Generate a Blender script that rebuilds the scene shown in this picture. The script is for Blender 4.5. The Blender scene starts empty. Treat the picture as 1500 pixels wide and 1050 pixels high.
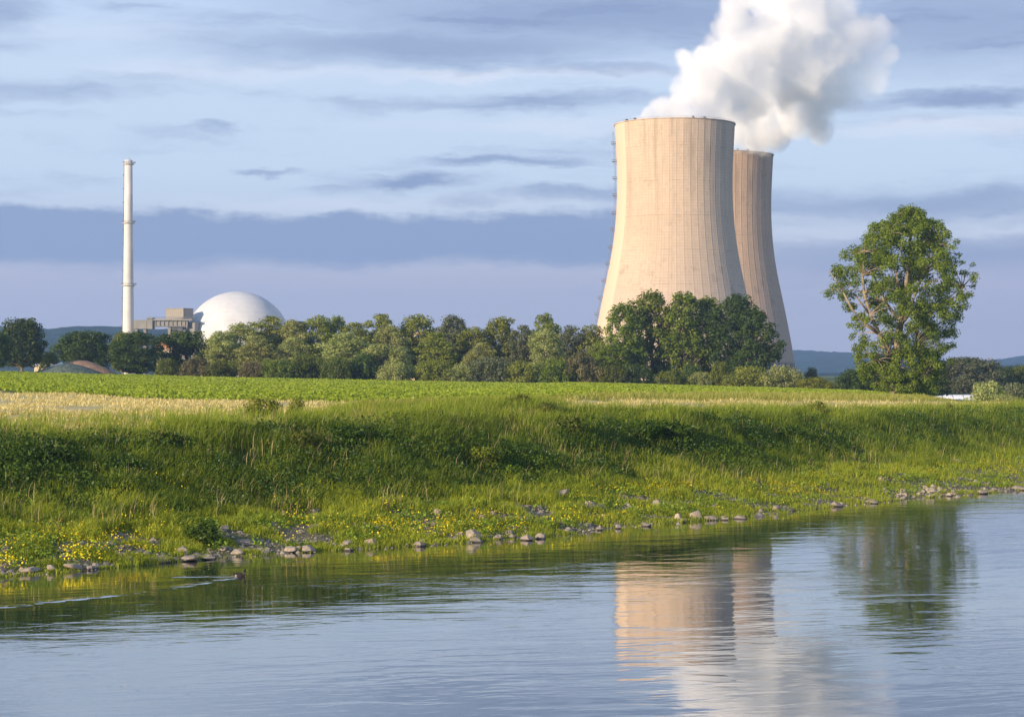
import bpy, math, random
import numpy as np
from mathutils import Vector, Matrix

sc = bpy.context.scene
C = sc.collection
R = math.radians
rng = np.random.default_rng(7)
random.seed(7)

# ------------------------------------------------------------------ camera
H = 7.0            # camera height above the river
F = 3000.0         # focal length in pixels of the 1500 px wide photograph
HZ = 545.0         # horizon row
cam_d = bpy.data.cameras.new("camera")
cam = bpy.data.objects.new("camera", cam_d); C.objects.link(cam)
cam_d.sensor_width = 36.0
cam_d.lens = 36.0 * F / 1500.0
cam_d.clip_start = 0.5
cam_d.clip_end = 20000.0
cam.location = (0, 0, H)
cam.rotation_euler = (R(90) + math.atan((HZ - 525.0) / F), 0, 0)
sc.camera = cam

# ------------------------------------------------------------------ colour management
sc.view_settings.view_transform = 'Standard'
sc.view_settings.look = 'None'
sc.view_settings.exposure = 0.60
sc.view_settings.gamma = 1.0
sc.cycles.use_denoising = True
sc.cycles.max_bounces = 28
sc.cycles.diffuse_bounces = 3
sc.cycles.glossy_bounces = 3
sc.cycles.transmission_bounces = 4
sc.cycles.volume_bounces = 24
sc.cycles.transparent_max_bounces = 8
sc.cycles.volume_max_steps = 256

# ------------------------------------------------------------------ sun direction
SUN_AZ = 46.0      # degrees to the left of the direction back towards the camera
SUN_EL = 14.0
sd = Vector((-math.sin(R(SUN_AZ)) * math.cos(R(SUN_EL)), -math.cos(R(SUN_AZ)) * math.cos(R(SUN_EL)), math.sin(R(SUN_EL))))
sl = bpy.data.lights.new("sun", 'SUN')
sl.energy = 5.0
sl.angle = R(0.5)
sl.color = (1.0, 0.80, 0.56)
so = bpy.data.objects.new("sun", sl); C.objects.link(so)
so.rotation_euler = (-sd).to_track_quat('-Z', 'Y').to_euler()
so.location = (-200, -100, 200)


# ------------------------------------------------------------------ node helper
class NT:
    def __init__(s, tree):
        s.t = tree
        s.n = tree.nodes
        s.l = tree.links

    def node(s, kind, **kw):
        n = s.n.new(kind)
        for k, v in kw.items():
            setattr(n, k, v)
        return n

    def put(s, sock, v):
        if v is None:
            return
        if hasattr(v, 'is_output'):
            s.l.new(v, sock)
        else:
            if hasattr(sock, 'default_value'):
                try:
                    sock.default_value = v
                except Exception:
                    sock.default_value = tuple(v) + (1.0,)

    def math(s, op, a, b=None, c=None, clamp=False):
        n = s.node('ShaderNodeMath', operation=op)
        n.use_clamp = clamp
        s.put(n.inputs[0], a)
        s.put(n.inputs[1], b)
        s.put(n.inputs[2], c)
        return n.outputs[0]

    def vm(s, op, a, b=None, scale=None):
        n = s.node('ShaderNodeVectorMath', operation=op)
        s.put(n.inputs[0], a)
        s.put(n.inputs[1], b)
        if scale is not None:
            s.put(n.inputs['Scale'], scale)
        return n.outputs['Value'] if op in ('LENGTH', 'DOT_PRODUCT', 'DISTANCE') else n.outputs['Vector']

    def sep(s, v):
        n = s.node('ShaderNodeSeparateXYZ')
        s.put(n.inputs[0], v)
        return n.outputs

    def comb(s, x, y, z):
        n = s.node('ShaderNodeCombineXYZ')
        s.put(n.inputs[0], x); s.put(n.inputs[1], y); s.put(n.inputs[2], z)
        return n.outputs[0]

    def ramp(s, v, a, b, c=0.0, d=1.0, smooth=True):
        n = s.node('ShaderNodeMapRange')
        n.interpolation_type = 'SMOOTHSTEP' if smooth else 'LINEAR'
        s.put(n.inputs['Value'], v)
        s.put(n.inputs['From Min'], a); s.put(n.inputs['From Max'], b)
        s.put(n.inputs['To Min'], c); s.put(n.inputs['To Max'], d)
        return n.outputs['Result']

    def noise(s, vec, scale, detail=2.0, rough=0.5, color=False):
        n = s.node('ShaderNodeTexNoise')
        s.put(n.inputs['Vector'], vec)
        s.put(n.inputs['Scale'], scale); s.put(n.inputs['Detail'], detail); s.put(n.inputs['Roughness'], rough)
        return n.outputs['Color'] if color else n.outputs['Fac']

    def mix(s, f, a, b, blend='MIX'):
        n = s.node('ShaderNodeMix', data_type='RGBA', blend_type=blend)
        s.put(n.inputs[0], f)
        s.put(n.inputs[6], a if hasattr(a, 'is_output') else tuple(a) + (1.0,))
        s.put(n.inputs[7], b if hasattr(b, 'is_output') else tuple(b) + (1.0,))
        return n.outputs[2]


# ------------------------------------------------------------------ world: Nishita sky and thin stratus bands
world = bpy.data.worlds.new("World")
sc.world = world
world.use_nodes = True
w = NT(world.node_tree)
w.n.clear()
sky = w.node('ShaderNodeTexSky', sky_type='NISHITA')
sky.sun_disc = False
sky.sun_elevation = R(SUN_EL)
sky.sun_rotation = math.atan2(sd.x, sd.y)
sky.air_density = 1.0; sky.dust_density = 1.2; sky.ozone_density = 1.4
tc = w.node('ShaderNodeTexCoord')
dx, dy, dz = w.sep(tc.outputs['Generated'])[:3]
hor = w.math('SQRT', w.math('ADD', w.math('MULTIPLY', dx, dx), w.math('MULTIPLY', dy, dy)))
az = w.math('ARCTAN2', dx, dy)
el = w.math('DIVIDE', dz, w.math('MAXIMUM', hor, 0.02))
P0 = w.comb(w.math('MULTIPLY', az, 3.0), w.math('MULTIPLY', el, 3.0), 0.0)          # 1000 px = 1 unit
wob = w.noise(w.vm('MULTIPLY', P0, (3.0, 9.0, 1.0)), 1.6, 5.0, 0.6, color=True)
wv = w.vm('MULTIPLY', w.vm('SUBTRACT', wob, (0.5, 0.5, 0.5)), (0.16, 0.055, 0.0))
wob2 = w.noise(w.vm('MULTIPLY', P0, (6.0, 20.0, 1.0)), 3.0, 5.0, 0.65, color=True)
wv = w.vm('ADD', wv, w.vm('MULTIPLY', w.vm('SUBTRACT', wob2, (0.5, 0.5, 0.5)), (0.09, 0.022, 0.0)))
P1 = w.vm('ADD', P0, wv)


def cu(px, py):
    return ((px - 750.0) / 1000.0, (HZ - py) / 1000.0, 0.0)


def streak(px, py, hw, hh, amp, e0=1.6, e1=0.15):
    d = w.vm('MULTIPLY', w.vm('SUBTRACT', P1, cu(px, py)), (1000.0 / hw, 1000.0 / hh, 0.0))
    return w.ramp(w.vm('LENGTH', d), e0, e1, 0.0, amp)


dark = None
for s_ in [(640, 70, 330, 30, 0.85), (900, 24, 460, 52, 0.9), (880, 104, 120, 10, 0.6), (790, 150, 230, 13, 0.6),
           (1400, 152, 150, 15, 0.95), (735, 237, 130, 8, 0.85), (610, 266, 80, 12, 0.7), (505, 273, 50, 8, 0.4),
           (395, 250, 42, 5, 0.7), (312, 189, 40, 6, 0.6), (40, 145, 110, 15, 0.5), (20, 35, 70, 26, 0.7),
           (200, 15, 70, 8, 0.4), (1420, 40, 300, 75, 0.8), (850, 288, 90, 12, 0.7), (1360, 300, 330, 22, 0.8),
           (1400, 383, 420, 30, 0.75), (0, 90, 60, 10, 0.3), (690, 296, 60, 8, .5)]:
    o_ = streak(*s_)
    dark = o_ if dark is None else w.math('MAXIMUM', dark, o_)
# the wide bank of stratus low over the horizon
pe = w.sep(P1)
top = w.math('ADD', 0.236, w.math('MULTIPLY', w.math('SUBTRACT', w.noise(w.vm('MULTIPLY', P0, (5.0, 0.0, 0.0)), 1.0, 4.0, .6), 0.5), 0.05))
dz_ = w.math('SUBTRACT', top, pe[1])
band = w.math('MULTIPLY', w.ramp(dz_, -0.004, 0.012), w.ramp(pe[1], 0.142, 0.172))
band = w.math('MULTIPLY', band, w.ramp(pe[0], 0.36, 0.16, 0.0, 1.0))
dark = w.math('MAXIMUM', dark, band)
fine = w.noise(w.vm('MULTIPLY', P1, (2.0, 16.0, 1.0)), 1.5, 6.0, 0.6)
dark = w.math('ADD', dark, w.ramp(fine, 0.48, 0.74, 0.0, 0.42), clamp=True)
light = None
for s_ in [(330, 110, 250, 16, 0.5), (720, 110, 420, 9, 0.9), (1400, 195, 230, 14, 0.8), (1260, 346, 170, 9, 0.8),
           (880, 325, 110, 8, 0.6), (800, 185, 300, 12, 0.6), (1450, 345, 90, 10, 0.7), (600, 300, 320, 12, .55), (150, 60, 160, 20, .3)]:
    o_ = streak(s_[0], s_[1], s_[2], s_[3], s_[4], 1.5, 0.2)
    light = o_ if light is None else w.math('MAXIMUM', light, o_)
light = w.math('MULTIPLY', light, w.ramp(fine, 0.35, 0.6, 0.35, 1.0))
K = 0.87 / 0.10
skyg = w.mix(w.ramp(el, 0.035, 0.10, 0.0, 1.0), (0.45 * K, 0.44 * K, 0.56 * K), (0.51 * K, 0.61 * K, 0.765 * K))
skyg = w.mix(w.ramp(el, 0.13, 0.24), skyg, (0.45 * K, 0.57 * K, 0.79 * K))
skyg = w.mix(w.ramp(el, 0.45, 1.2), skyg, (0.14 * K, 0.22 * K, 0.40 * K))
veil = w.mix(0.88, w.vm('MULTIPLY', sky.outputs[0], (1.0, 1.0, 1.0)), skyg)
c1 = w.mix(light, veil, (0.64 * K, 0.68 * K, 0.77 * K))
c2 = w.mix(w.math('MULTIPLY', dark, 0.92), c1, (0.205 * K, 0.27 * K, 0.435 * K))
lowmix = w.ramp(el, 0.056, 0.044)
c3 = w.mix(w.math('MULTIPLY', lowmix, 0.6), c2, (0.43 * K, 0.415 * K, 0.53 * K))
bg = w.node('ShaderNodeBackground')
w.put(bg.inputs['Color'], c3)
bg.inputs['Strength'].default_value = 0.10
wo = w.node('ShaderNodeOutputWorld')
w.l.new(bg.outputs[0], wo.inputs['Surface'])


# ------------------------------------------------------------------ small helpers
def tag(o, label=None, cat=None, group=None, kind=None):
    if label: o['label'] = label
    if cat: o['category'] = cat
    if group: o['group'] = group
    if kind: o['kind'] = kind
    return o


def empty(name, loc):
    o = bpy.data.objects.new(name, None)
    o.empty_display_size = 1.0
    o.location = loc
    C.objects.link(o)
    return o


def link(name, me, parent=None, loc=None):
    o = bpy.data.objects.new(name, me)
    C.objects.link(o)
    if parent is not None: o.parent = parent
    if loc is not None: o.location = loc
    return o


def fmesh(name, V, quads=None, tris=None, mat=None, smooth=False, attrs=None):
    """fast mesh from numpy arrays"""
    me = bpy.data.meshes.new(name)
    V = np.asarray(V, dtype=np.float32).reshape(-1, 3)
    q = np.zeros((0, 4), np.int32) if quads is None else np.asarray(quads, np.int32).reshape(-1, 4)
    t = np.zeros((0, 3), np.int32) if tris is None else np.asarray(tris, np.int32).reshape(-1, 3)
    me.vertices.add(len(V)); me.vertices.foreach_set('co', V.ravel())
    nl = q.size + t.size
    me.loops.add(nl)
    me.loops.foreach_set('vertex_index', np.concatenate([q.ravel(), t.ravel()]))
    npoly = len(q) + len(t)
    me.polygons.add(npoly)
    starts = np.concatenate([np.arange(len(q)) * 4, q.size + np.arange(len(t)) * 3]).astype(np.int32)
    me.polygons.foreach_set('loop_start', starts)
    if smooth:
        me.polygons.foreach_set('use_smooth', np.ones(npoly, dtype=bool))
    if attrs:
        for k, a in attrs.items():
            a = np.asarray(a, np.float32)
            if a.ndim == 1:
                at = me.attributes.new(k, 'FLOAT', 'POINT'); at.data.foreach_set('value', a)
            else:
                at = me.attributes.new(k, 'FLOAT_COLOR', 'POINT')
                if a.shape[1] == 3: a = np.concatenate([a, np.ones((len(a), 1), np.float32)], 1)
                at.data.foreach_set('color', a.ravel())
    me.update(calc_edges=True)
    me.validate()
    if mat is not None: me.materials.append(mat)
    return me


class MB:
    """collects boxes, tubes and lathes for one mesh"""
    def __init__(s):
        s.v = []; s.f = []

    def add(s, v, f):
        o = len(s.v)
        s.v += [tuple(p) for p in v]
        s.f += [tuple(i + o for i in q) for q in f]

    def box(s, c, d, rz=0.0):
        cx, cy, cz = c; hx, hy, hz = d[0] / 2, d[1] / 2, d[2] / 2
        cr, sr = math.cos(rz), math.sin(rz)
        v = []
        for z in (-hz, hz):
            for x, y in ((-hx, -hy), (hx, -hy), (hx, hy), (-hx, hy)):
                v.append((cx + x * cr - y * sr, cy + x * sr + y * cr, cz + z))
        s.add(v, [(3, 2, 1, 0), (4, 5, 6, 7), (0, 1, 5, 4), (1, 2, 6, 5), (2, 3, 7, 6), (3, 0, 4, 7)])

    def tube(s, pts, rad, n=8, cap=True):
        pts = [Vector(p) for p in pts]
        rings = []
        for i, p in enumerate(pts):
            d = (pts[min(i + 1, len(pts) - 1)] - pts[max(i - 1, 0)]).normalized()
            a = d.orthogonal().normalized() if abs(d.z) < 0.9 else d.cross(Vector((0, 1, 0))).normalized()
            b = d.cross(a)
            r = rad[i] if isinstance(rad, (list, tuple)) else rad
            rings.append([p + (a * math.cos(2 * math.pi * k / n) + b * math.sin(2 * math.pi * k / n)) * r for k in range(n)])
        v = [q for rg in rings for q in rg]
        f = []
        for i in range(len(pts) - 1):
            for k in range(n):
                k2 = (k + 1) % n
                f.append((i * n + k, i * n + k2, (i + 1) * n + k2, (i + 1) * n + k))
        if cap:
            f.append(tuple(range(n))[::-1]); f.append(tuple((len(pts) - 1) * n + k for k in range(n)))
        s.add(v, f)

    def lathe(s, prof, n=48, cap_top=False, cap_bot=False):
        v = []; f = []
        for r, z in prof:
            for k in range(n):
                a = 2 * math.pi * k / n
                v.append((r * math.cos(a), r * math.sin(a), z))
        for i in range(len(prof) - 1):
            for k in range(n):
                k2 = (k + 1) % n
                f.append((i * n + k, i * n + k2, (i + 1) * n + k2, (i + 1) * n + k))
        if cap_top: f.append(tuple((len(prof) - 1) * n + k for k in range(n)))
        if cap_bot: f.append(tuple(range(n))[::-1])
        s.add(v, f)

    def build(s, name, mat, parent=None, loc=None, smooth=False):
        me = bpy.data.meshes.new(name)
        me.from_pydata(s.v, [], s.f)
        me.update()
        if smooth:
            for p in me.polygons: p.use_smooth = True
        me.materials.append(mat)
        return link(name, me, parent, loc)


def vnoise(x, y, seed=0):
    """2D value noise in numpy"""
    x = np.asarray(x, np.float64); y = np.asarray(y, np.float64)
    xi = np.floor(x).astype(np.int64); yi = np.floor(y).astype(np.int64)
    fx = x - xi; fy = y - yi
    fx = fx * fx * (3 - 2 * fx); fy = fy * fy * (3 - 2 * fy)

    def h(a, b):
        n = (a * 374761393 + b * 668265263 + seed * 982451653) & 0xffffffff
        n = ((n ^ (n >> 13)) * 1274126177) & 0xffffffff
        return ((n ^ (n >> 16)) & 0xffff) / 65535.0
    return ((h(xi, yi) * (1 - fx) + h(xi + 1, yi) * fx) * (1 - fy) + (h(xi, yi + 1) * (1 - fx) + h(xi + 1, yi + 1) * fx) * fy)


def fbm(x, y, seed=0, o=3):
    a = 0.5; t = 0; s = 0
    for i in range(o):
        t = t + a * vnoise(x * 2 ** i, y * 2 ** i, seed + i); s += a; a *= 0.5
    return t / s


def sstep(v, a, b):
    t = np.clip((v - a) / (b - a), 0, 1)
    return t * t * (3 - 2 * t)


# ------------------------------------------------------------------ materials
def newmat(name):
    m = bpy.data.materials.new(name); m.use_nodes = True
    t = NT(m.node_tree); t.n.clear()
    return m, t


def finish(t, shader, bump=None):
    o = t.node('ShaderNodeOutputMaterial')
    t.l.new(shader, o.inputs['Surface'])


def bsdf(t, col, rough=0.8, spec=0.3, metal=0.0, normal=None):
    b = t.node('ShaderNodeBsdfPrincipled')
    t.put(b.inputs['Base Color'], col if hasattr(col, 'is_output') else tuple(col) + (1.0,))
    t.put(b.inputs['Roughness'], rough)
    b.inputs['Specular IOR Level'].default_value = spec
    b.inputs['Metallic'].default_value = metal
    if normal is not None: t.put(b.inputs['Normal'], normal)
    return b.outputs[0]


def bump(t, h, strength=0.5, dist=0.1):
    n = t.node('ShaderNodeBump')
    n.inputs['Strength'].default_value = strength
    n.inputs['Distance'].default_value = dist
    t.put(n.inputs['Height'], h)
    return n.outputs[0]


def plain(name, col, rough=0.7, var=0.12, scale=3.0, spec=0.3, metal=0.0):
    m, t = newmat(name)
    g = t.node('ShaderNodeTexCoord').outputs['Object']
    n = t.noise(g, scale, 5.0, 0.65)
    c = t.mix(t.ramp(n, 0.3, 0.7), [x * (1 - var) for x in col], [min(1, x * (1 + var)) for x in col])
    finish(t, bsdf(t, c, rough, spec, metal))
    return m


def leafmat(name, dark, lit, trans=0.42, rnd=True, seasonal=None):
    m, t = newmat(name)
    a = t.node('ShaderNodeAttribute', attribute_name='rnd').outputs['Fac']
    oi = t.node('ShaderNodeObjectInfo').outputs['Random']
    c = t.mix(a, dark, lit)
    hsv = t.node('ShaderNodeHueSaturation')
    t.put(hsv.inputs['Color'], c)
    t.put(hsv.inputs['Hue'], t.math('ADD', 0.488, t.math('MULTIPLY', oi, 0.022)))
    t.put(hsv.inputs['Value'], t.math('ADD', 0.88, t.math('MULTIPLY', oi, 0.26)))
    c = hsv.outputs[0]
    d = t.node('ShaderNodeBsdfDiffuse'); t.put(d.inputs[0], c)
    tr = t.node('ShaderNodeBsdfTranslucent'); t.put(tr.inputs[0], t.mix(1.0, c, (1.15, 1.2, 0.55), 'MULTIPLY'))
    gl = t.node('ShaderNodeBsdfGlossy'); gl.inputs['Roughness'].default_value = 0.45
    t.put(gl.inputs[0], (0.9, 0.9, 0.9, 1))
    mx = t.node('ShaderNodeMixShader'); mx.inputs[0].default_value = trans
    t.l.new(d.outputs[0], mx.inputs[1]); t.l.new(tr.outputs[0], mx.inputs[2])
    m2 = t.node('ShaderNodeMixShader'); m2.inputs[0].default_value = 0.012
    t.l.new(mx.outputs[0], m2.inputs[1]); t.l.new(gl.outputs[0], m2.inputs[2])
    finish(t, m2.outputs[0])
    return m


M = {}
M['willow'] = leafmat('willow_leaf', (0.19, 0.215, 0.066), (0.44, 0.46, 0.17))
M['olive'] = leafmat('olive_leaf', (0.125, 0.155, 0.020), (0.31, 0.33, 0.058))
M['green'] = leafmat('green_leaf', (0.075, 0.100, 0.015), (0.165, 0.195, 0.030))
M['dark'] = leafmat('dark_leaf', (0.036, 0.068, 0.013), (0.100, 0.155, 0.034))
M['poplar'] = leafmat('poplar_leaf', (0.075, 0.118, 0.012), (0.250, 0.305, 0.038))
M['bluegreen'] = leafmat('bluegreen_leaf', (0.095, 0.115, 0.055), (0.20, 0.22, 0.115))
M['brown'] = leafmat('brownish_leaf', (0.11, 0.10, 0.04), (0.21, 0.185, 0.085))
M['bright'] = leafmat('bright_leaf', (0.10, 0.135, 0.018), (0.215, 0.260, 0.035))
M['grass_tall'] = leafmat('tall_grass', (0.056, 0.098, 0.010), (0.250, 0.300, 0.030), 0.38)
M['grass_verge'] = leafmat('verge_grass', (0.145, 0.190, 0.014), (0.43, 0.44, 0.040), 0.42)
M['grass_dry'] = leafmat('dry_grass', (0.48, 0.40, 0.14), (0.84, 0.72, 0.37), 0.3)
M['grass_seed'] = leafmat('seeding_grass', (0.21, 0.24, 0.035), (0.48, 0.44, 0.13), 0.35)
M['crop'] = leafmat('crop_leaf', (0.160, 0.205, 0.014), (0.340, 0.390, 0.038), 0.36)
M['weed'] = leafmat('weed_leaf', (0.028, 0.060, 0.010), (0.090, 0.145, 0.018), 0.3)
M['brown_stalk'] = leafmat('dead_stalk', (0.20, 0.15, 0.07), (0.48, 0.40, 0.22), 0.2)
M['herb'] = leafmat('herb_leaf', (0.075, 0.13, 0.015), (0.26, 0.36, 0.04), 0.35)
M['yellow'] = leafmat('yellow_flower', (0.55, 0.40, 0.01), (0.85, 0.66, 0.02), 0.2)
M['white'] = leafmat('white_flower', (0.50, 0.52, 0.42), (0.80, 0.80, 0.70), 0.2)
M['bark'] = plain('bark', (0.20, 0.165, 0.115), 0.9, 0.35, 1.5)
M['bark_big'] = plain('poplar_bark', (0.25, 0.20, 0.135), 0.9, 0.35, 1.2)


def concrete(name, base, N, warm=1.0, ribs_light=False, strip=None):
    """formwork concrete of a cooling tower shell: object origin on the axis"""
    m, t = newmat(name)
    oc = t.node('ShaderNodeTexCoord').outputs['Object']
    x, y, z = t.sep(oc)[:3]
    ang = t.math('ARCTAN2', y, x)
    u = t.math('MULTIPLY', ang, N / (2 * math.pi))
    cyl = t.comb(t.math('MULTIPLY', ang, 34.0), z, 0.0)
    wobv = t.math('SUBTRACT', t.noise(cyl, 0.05, 3.0), 0.5)
    du = t.math('ABSOLUTE', t.math('SUBTRACT', t.math('FRACT', u), 0.5))
    l1 = t.ramp(du, 0.475, 0.495)                       # panel joints
    dh = t.math('ABSOLUTE', t.math('SUBTRACT', t.math('FRACT', t.math('MULTIPLY', u, 3.0)), 0.5))
    l1b = t.ramp(dh, 0.44, 0.49)
    dvz = t.math('ABSOLUTE', t.math('SUBTRACT', t.math('FRACT', t.math('DIVIDE', z, 1.6)), 0.5))
    l2 = t.ramp(dvz, 0.40, 0.48)
    dvz2 = t.math('ABSOLUTE', t.math('SUBTRACT', t.math('FRACT', t.math('DIVIDE', t.math('ADD', z, 5.0), 19.2)), 0.5))
    l3 = t.ramp(dvz2, 0.486, 0.496)
    brk = t.noise(t.vm('MULTIPLY', cyl, (0.12, 0.5, 1.0)), 1.0, 4.0, 0.7)
    brk2 = t.noise(cyl, 0.09, 4.0, 0.7)
    l2 = t.math('MULTIPLY', l2, t.ramp(brk, 0.35, 0.65, 0.15, 1.0))
    l1 = t.math('MULTIPLY', l1, t.ramp(brk2, 0.35, 0.60, 0.45, 1.0))
    l3 = t.math('MULTIPLY', l3, t.ramp(brk, 0.45, 0.55, 0.0, 1.0))
    streakn = t.noise(t.vm('MULTIPLY', cyl, (1.0, 0.06, 1.0)), 0.22, 4.0, 0.7)
    # blotches
    big = t.noise(cyl, 0.025, 4.0, 0.6)
    fine_ = t.noise(t.vm('MULTIPLY', cyl, (1.0, 0.35, 1.0)), 0.6, 5.0, 0.7)
    cell = t.node('ShaderNodeTexWhiteNoise', noise_dimensions='2D')
    t.put(cell.inputs['Vector'], t.comb(t.math('FLOOR', t.math('MULTIPLY', u, 3.0)), t.math('FLOOR', t.math('DIVIDE', z, 1.6)), 0.0))
    cv = cell.outputs['Value']
    col = t.mix(t.ramp(big, 0.35, 0.65), [b * 0.93 for b in base], [b * 1.05 for b in base])
    col = t.mix(t.math('MULTIPLY', t.ramp(fine_, 0.4, 0.75), 0.32), col, [b * 0.70 for b in base])
    col = t.mix(t.math('MULTIPLY', t.math('SUBTRACT', cv, 0.2, clamp=True), 0.22), col, [b * 0.72 for b in base])
    # water streaks below the rim, greyer weathering towards the foot
    col = t.mix(t.math('MULTIPLY', t.math('MULTIPLY', t.ramp(streakn, 0.46, 0.66), t.ramp(z, 60.0, 142.0, 0.25, 1.0)), 0.62), col, [base[0] * 0.62, base[1] * 0.62, base[2] * 0.60])
    col = t.mix(t.ramp(z, 90.0, 15.0, 0.0, 0.55), col, t.mix(big, [base[0] * 0.86, base[1] * 0.92, base[2] * 1.10], [base[0] * 0.97, base[1] * 1.02, base[2] * 1.18]))
    # repaired patches in a belt and dirt near the top
    belt = t.math('MULTIPLY', t.ramp(z, 38.0, 52.0), t.ramp(z, 72.0, 60.0))
    spots = t.math('MULTIPLY', t.ramp(t.noise(cyl, 0.17, 3.0, 0.6), 0.57, 0.63), belt)
    col = t.mix(t.math('MULTIPLY', spots, 0.55), col, [base[0] * 0.58, base[1] * 0.62, base[2] * 0.62])
    pt = t.math('MULTIPLY', t.ramp(t.math('MULTIPLY', cv, t.ramp(t.noise(cyl, 0.06, 2.0), 0.42, 0.6)), 0.72, 0.8), 0.35)
    col = t.mix(pt, col, [b * 0.74 for b in base])
    topd = t.math('MULTIPLY', t.ramp(z, 112.0, 124.0), t.ramp(z, 136.0, 127.0))
    strz = t.ramp(t.noise(t.vm('MULTIPLY', cyl, (1.0, 0.1, 1.0)), 0.35, 3.0, 0.7), 0.47, 0.62)
    angm = t.math('MULTIPLY', t.ramp(ang, -1.45, -1.2), t.ramp(ang, -0.7, -0.9))
    col = t.mix(t.math('MULTIPLY', t.math('MULTIPLY', topd, strz), t.math('MULTIPLY', angm, 0.4)), col, [b * 0.5 for b in base])
    lines = t.math('MAXIMUM', t.math('MULTIPLY', l1, 0.60), t.math('MAXIMUM', t.math('MULTIPLY', l2, 0.55), t.math('MAXIMUM', t.math('MULTIPLY', l1b, 0.16), t.math('MULTIPLY', l3, 0.5))))
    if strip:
        # lit left edge painted into the colour: paler sector without joints, by the ladder
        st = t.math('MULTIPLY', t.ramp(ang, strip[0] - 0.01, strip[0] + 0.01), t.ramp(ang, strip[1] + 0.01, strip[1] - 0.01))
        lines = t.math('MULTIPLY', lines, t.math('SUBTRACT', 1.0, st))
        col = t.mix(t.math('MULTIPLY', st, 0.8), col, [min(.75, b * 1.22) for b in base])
    col = t.mix(lines, col, [b * 0.45 for b in base])
    nb = bump(t, t.math('SUBTRACT', t.math('MULTIPLY', fine_, 0.5), t.math('MULTIPLY', lines, 1.0)), 0.35, 0.15)
    finish(t, bsdf(t, col, 0.92, 0.15, 0.0, nb))
    return m


# ------------------------------------------------------------------ terrain
SHP = [(-17.2, 845), (-14.0, 835), (0, 0)]
_sh = []
for px, py in [(0, 845), (100, 838), (220, 826), (330, 816), (440, 809), (620, 799), (700, 793), (830, 783), (920, 771), (990, 766), (1100, 757), (1230, 741), (1370, 728), (1480, 720)]:
    Y = H * F / (py - HZ)
    _sh.append(((px - 750) / F * Y, Y))
SX = np.array([p[0] for p in _sh]); SY = np.array([p[1] for p in _sh])
SX = np.concatenate([[-400, -60], SX, [60, 400]])
SY = np.concatenate([[SY[0] - 300, SY[0] - 36], SY, [SY[-1] + 52, SY[-1] + 900]])


def shoreY(x):
    return np.interp(x, SX, SY)


def tdist(x, y):
    """inland distance from the waterline"""
    return 0.72 * (y - shoreY(x))


def pxof(x, y):
    return 750 + F * x / np.maximum(y, 20)


def crest_t(px):
    return np.interp(px, [0, 400, 750, 1000, 1400], [18, 18.5, 20, 22, 29])


def crest_z(px):
    return np.interp(px, [0, 400, 750, 1000, 1400], [4.15, 4.25, 4.5, 4.25, 3.75])


def row_z(px):
    return np.interp(px, [-300, 0, 300, 750, 1150, 1250, 1330, 1400], [7.1, 6.85, 5.75, 4.45, 2.9, 2.4, 1.6, 1.1])


def ground(x, y):
    x = np.asarray(x, float); y = np.asarray(y, float)
    px = np.clip(pxof(x, y), -300, 1800)
    t = tdist(x, y)
    wig = (fbm(x * 0.35, y * 0.35, 3) - 0.5) * 1.6 + (fbm(x * 1.1, y * 1.1, 5) - 0.5) * 0.7
    tt = t + wig * np.clip(1 - np.abs(t) / 12, 0, 1) * 0.7
    tcr = crest_t(px) + (fbm(x * 0.12, y * 0.12, 9) - 0.5) * 7
    u = tt / tcr
    zc = crest_z(px)
    prof = np.interp(u, [0, 0.08, 0.2, 0.38, 0.5, 0.62, 0.76, 0.88, 1.05, 1.3], [0, 0.045, 0.12, 0.23, 0.33, 0.52, 0.79, 0.90, 1.0, 1.0])
    zb = prof * zc
    Yc = shoreY(x) + tcr / 0.72
    zr = row_z(px)
    k = np.clip((y - Yc) / np.maximum(440 - Yc, 50), 0, 1)
    plate = (zr - zc) * k
    # right of the lone tree the land falls to the low meadow
    drop = sstep(px, 1345, 1420) * sstep(y, 215, 300)
    z = zb + np.where(u > 1, plate, 0.0) + 0.45 * sstep(u, 1.05, 2.2) * sstep(px, 760, 860) * (1 - drop)
    zlow = 1.2
    z = z * (1 - drop) + zlow * drop
    far = sstep(y, 450, 640)
    z = z * (1 - far) + 2.6 * far
    z = z + np.where(u > 0.15, 1, 0) * ((fbm(x * 0.25, y * 0.25, 21) - 0.5) * 0.5 + (fbm(x * 0.8, y * 0.8, 31) - 0.5) * 0.25) * (1 - far) * np.clip(1.4 - (y - 90) / 150, 0.12, 1)
    under = np.clip(tt, -14, 0) * 0.22
    z = np.where(tt < 0, under, z)
    z = np.where(y > 640, 2.6, z)
    return z


def gz(x, y):
    return float(ground(np.array([x]), np.array([y]))[0])


def field_start(px):
    return np.interp(px, [-300, 0, 200, 330, 480, 750, 850, 960, 1100, 1330], [205, 200, 178, 172, 168, 160, 165, 200, 236, 262])


def masks(x, y):
    """dry, crop masks"""
    px = pxof(x, y)
    t = tdist(x, y)
    Yc = shoreY(x) + crest_t(px) / 0.72
    n = (fbm(x * 0.12, y * 0.06, 44) - 0.5)
    n2 = (fbm(x * 0.5, y * 0.2, 47) - 0.5)
    fs = field_start(px)
    crop = sstep(y + n2 * 8, fs - 1.5, fs + 1.5) * sstep(px, 1365, 1345)
    dl = sstep(y + n2 * 14, Yc - 1.5, Yc + 3) * sstep(px + n * 160 + n2 * 80, 545, 430)
    edge = np.interp(px, [800, 1000, 1400], [3, 3, 3])
    dr = sstep(y + n2 * 8, Yc + edge, Yc + edge + 4) * sstep(y + n2 * 8, Yc + 42, Yc + 34) * sstep(px + n * 60, 790, 840)
    dry = np.maximum(dl, dr) * (1 - crop)
    return dry, crop


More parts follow.
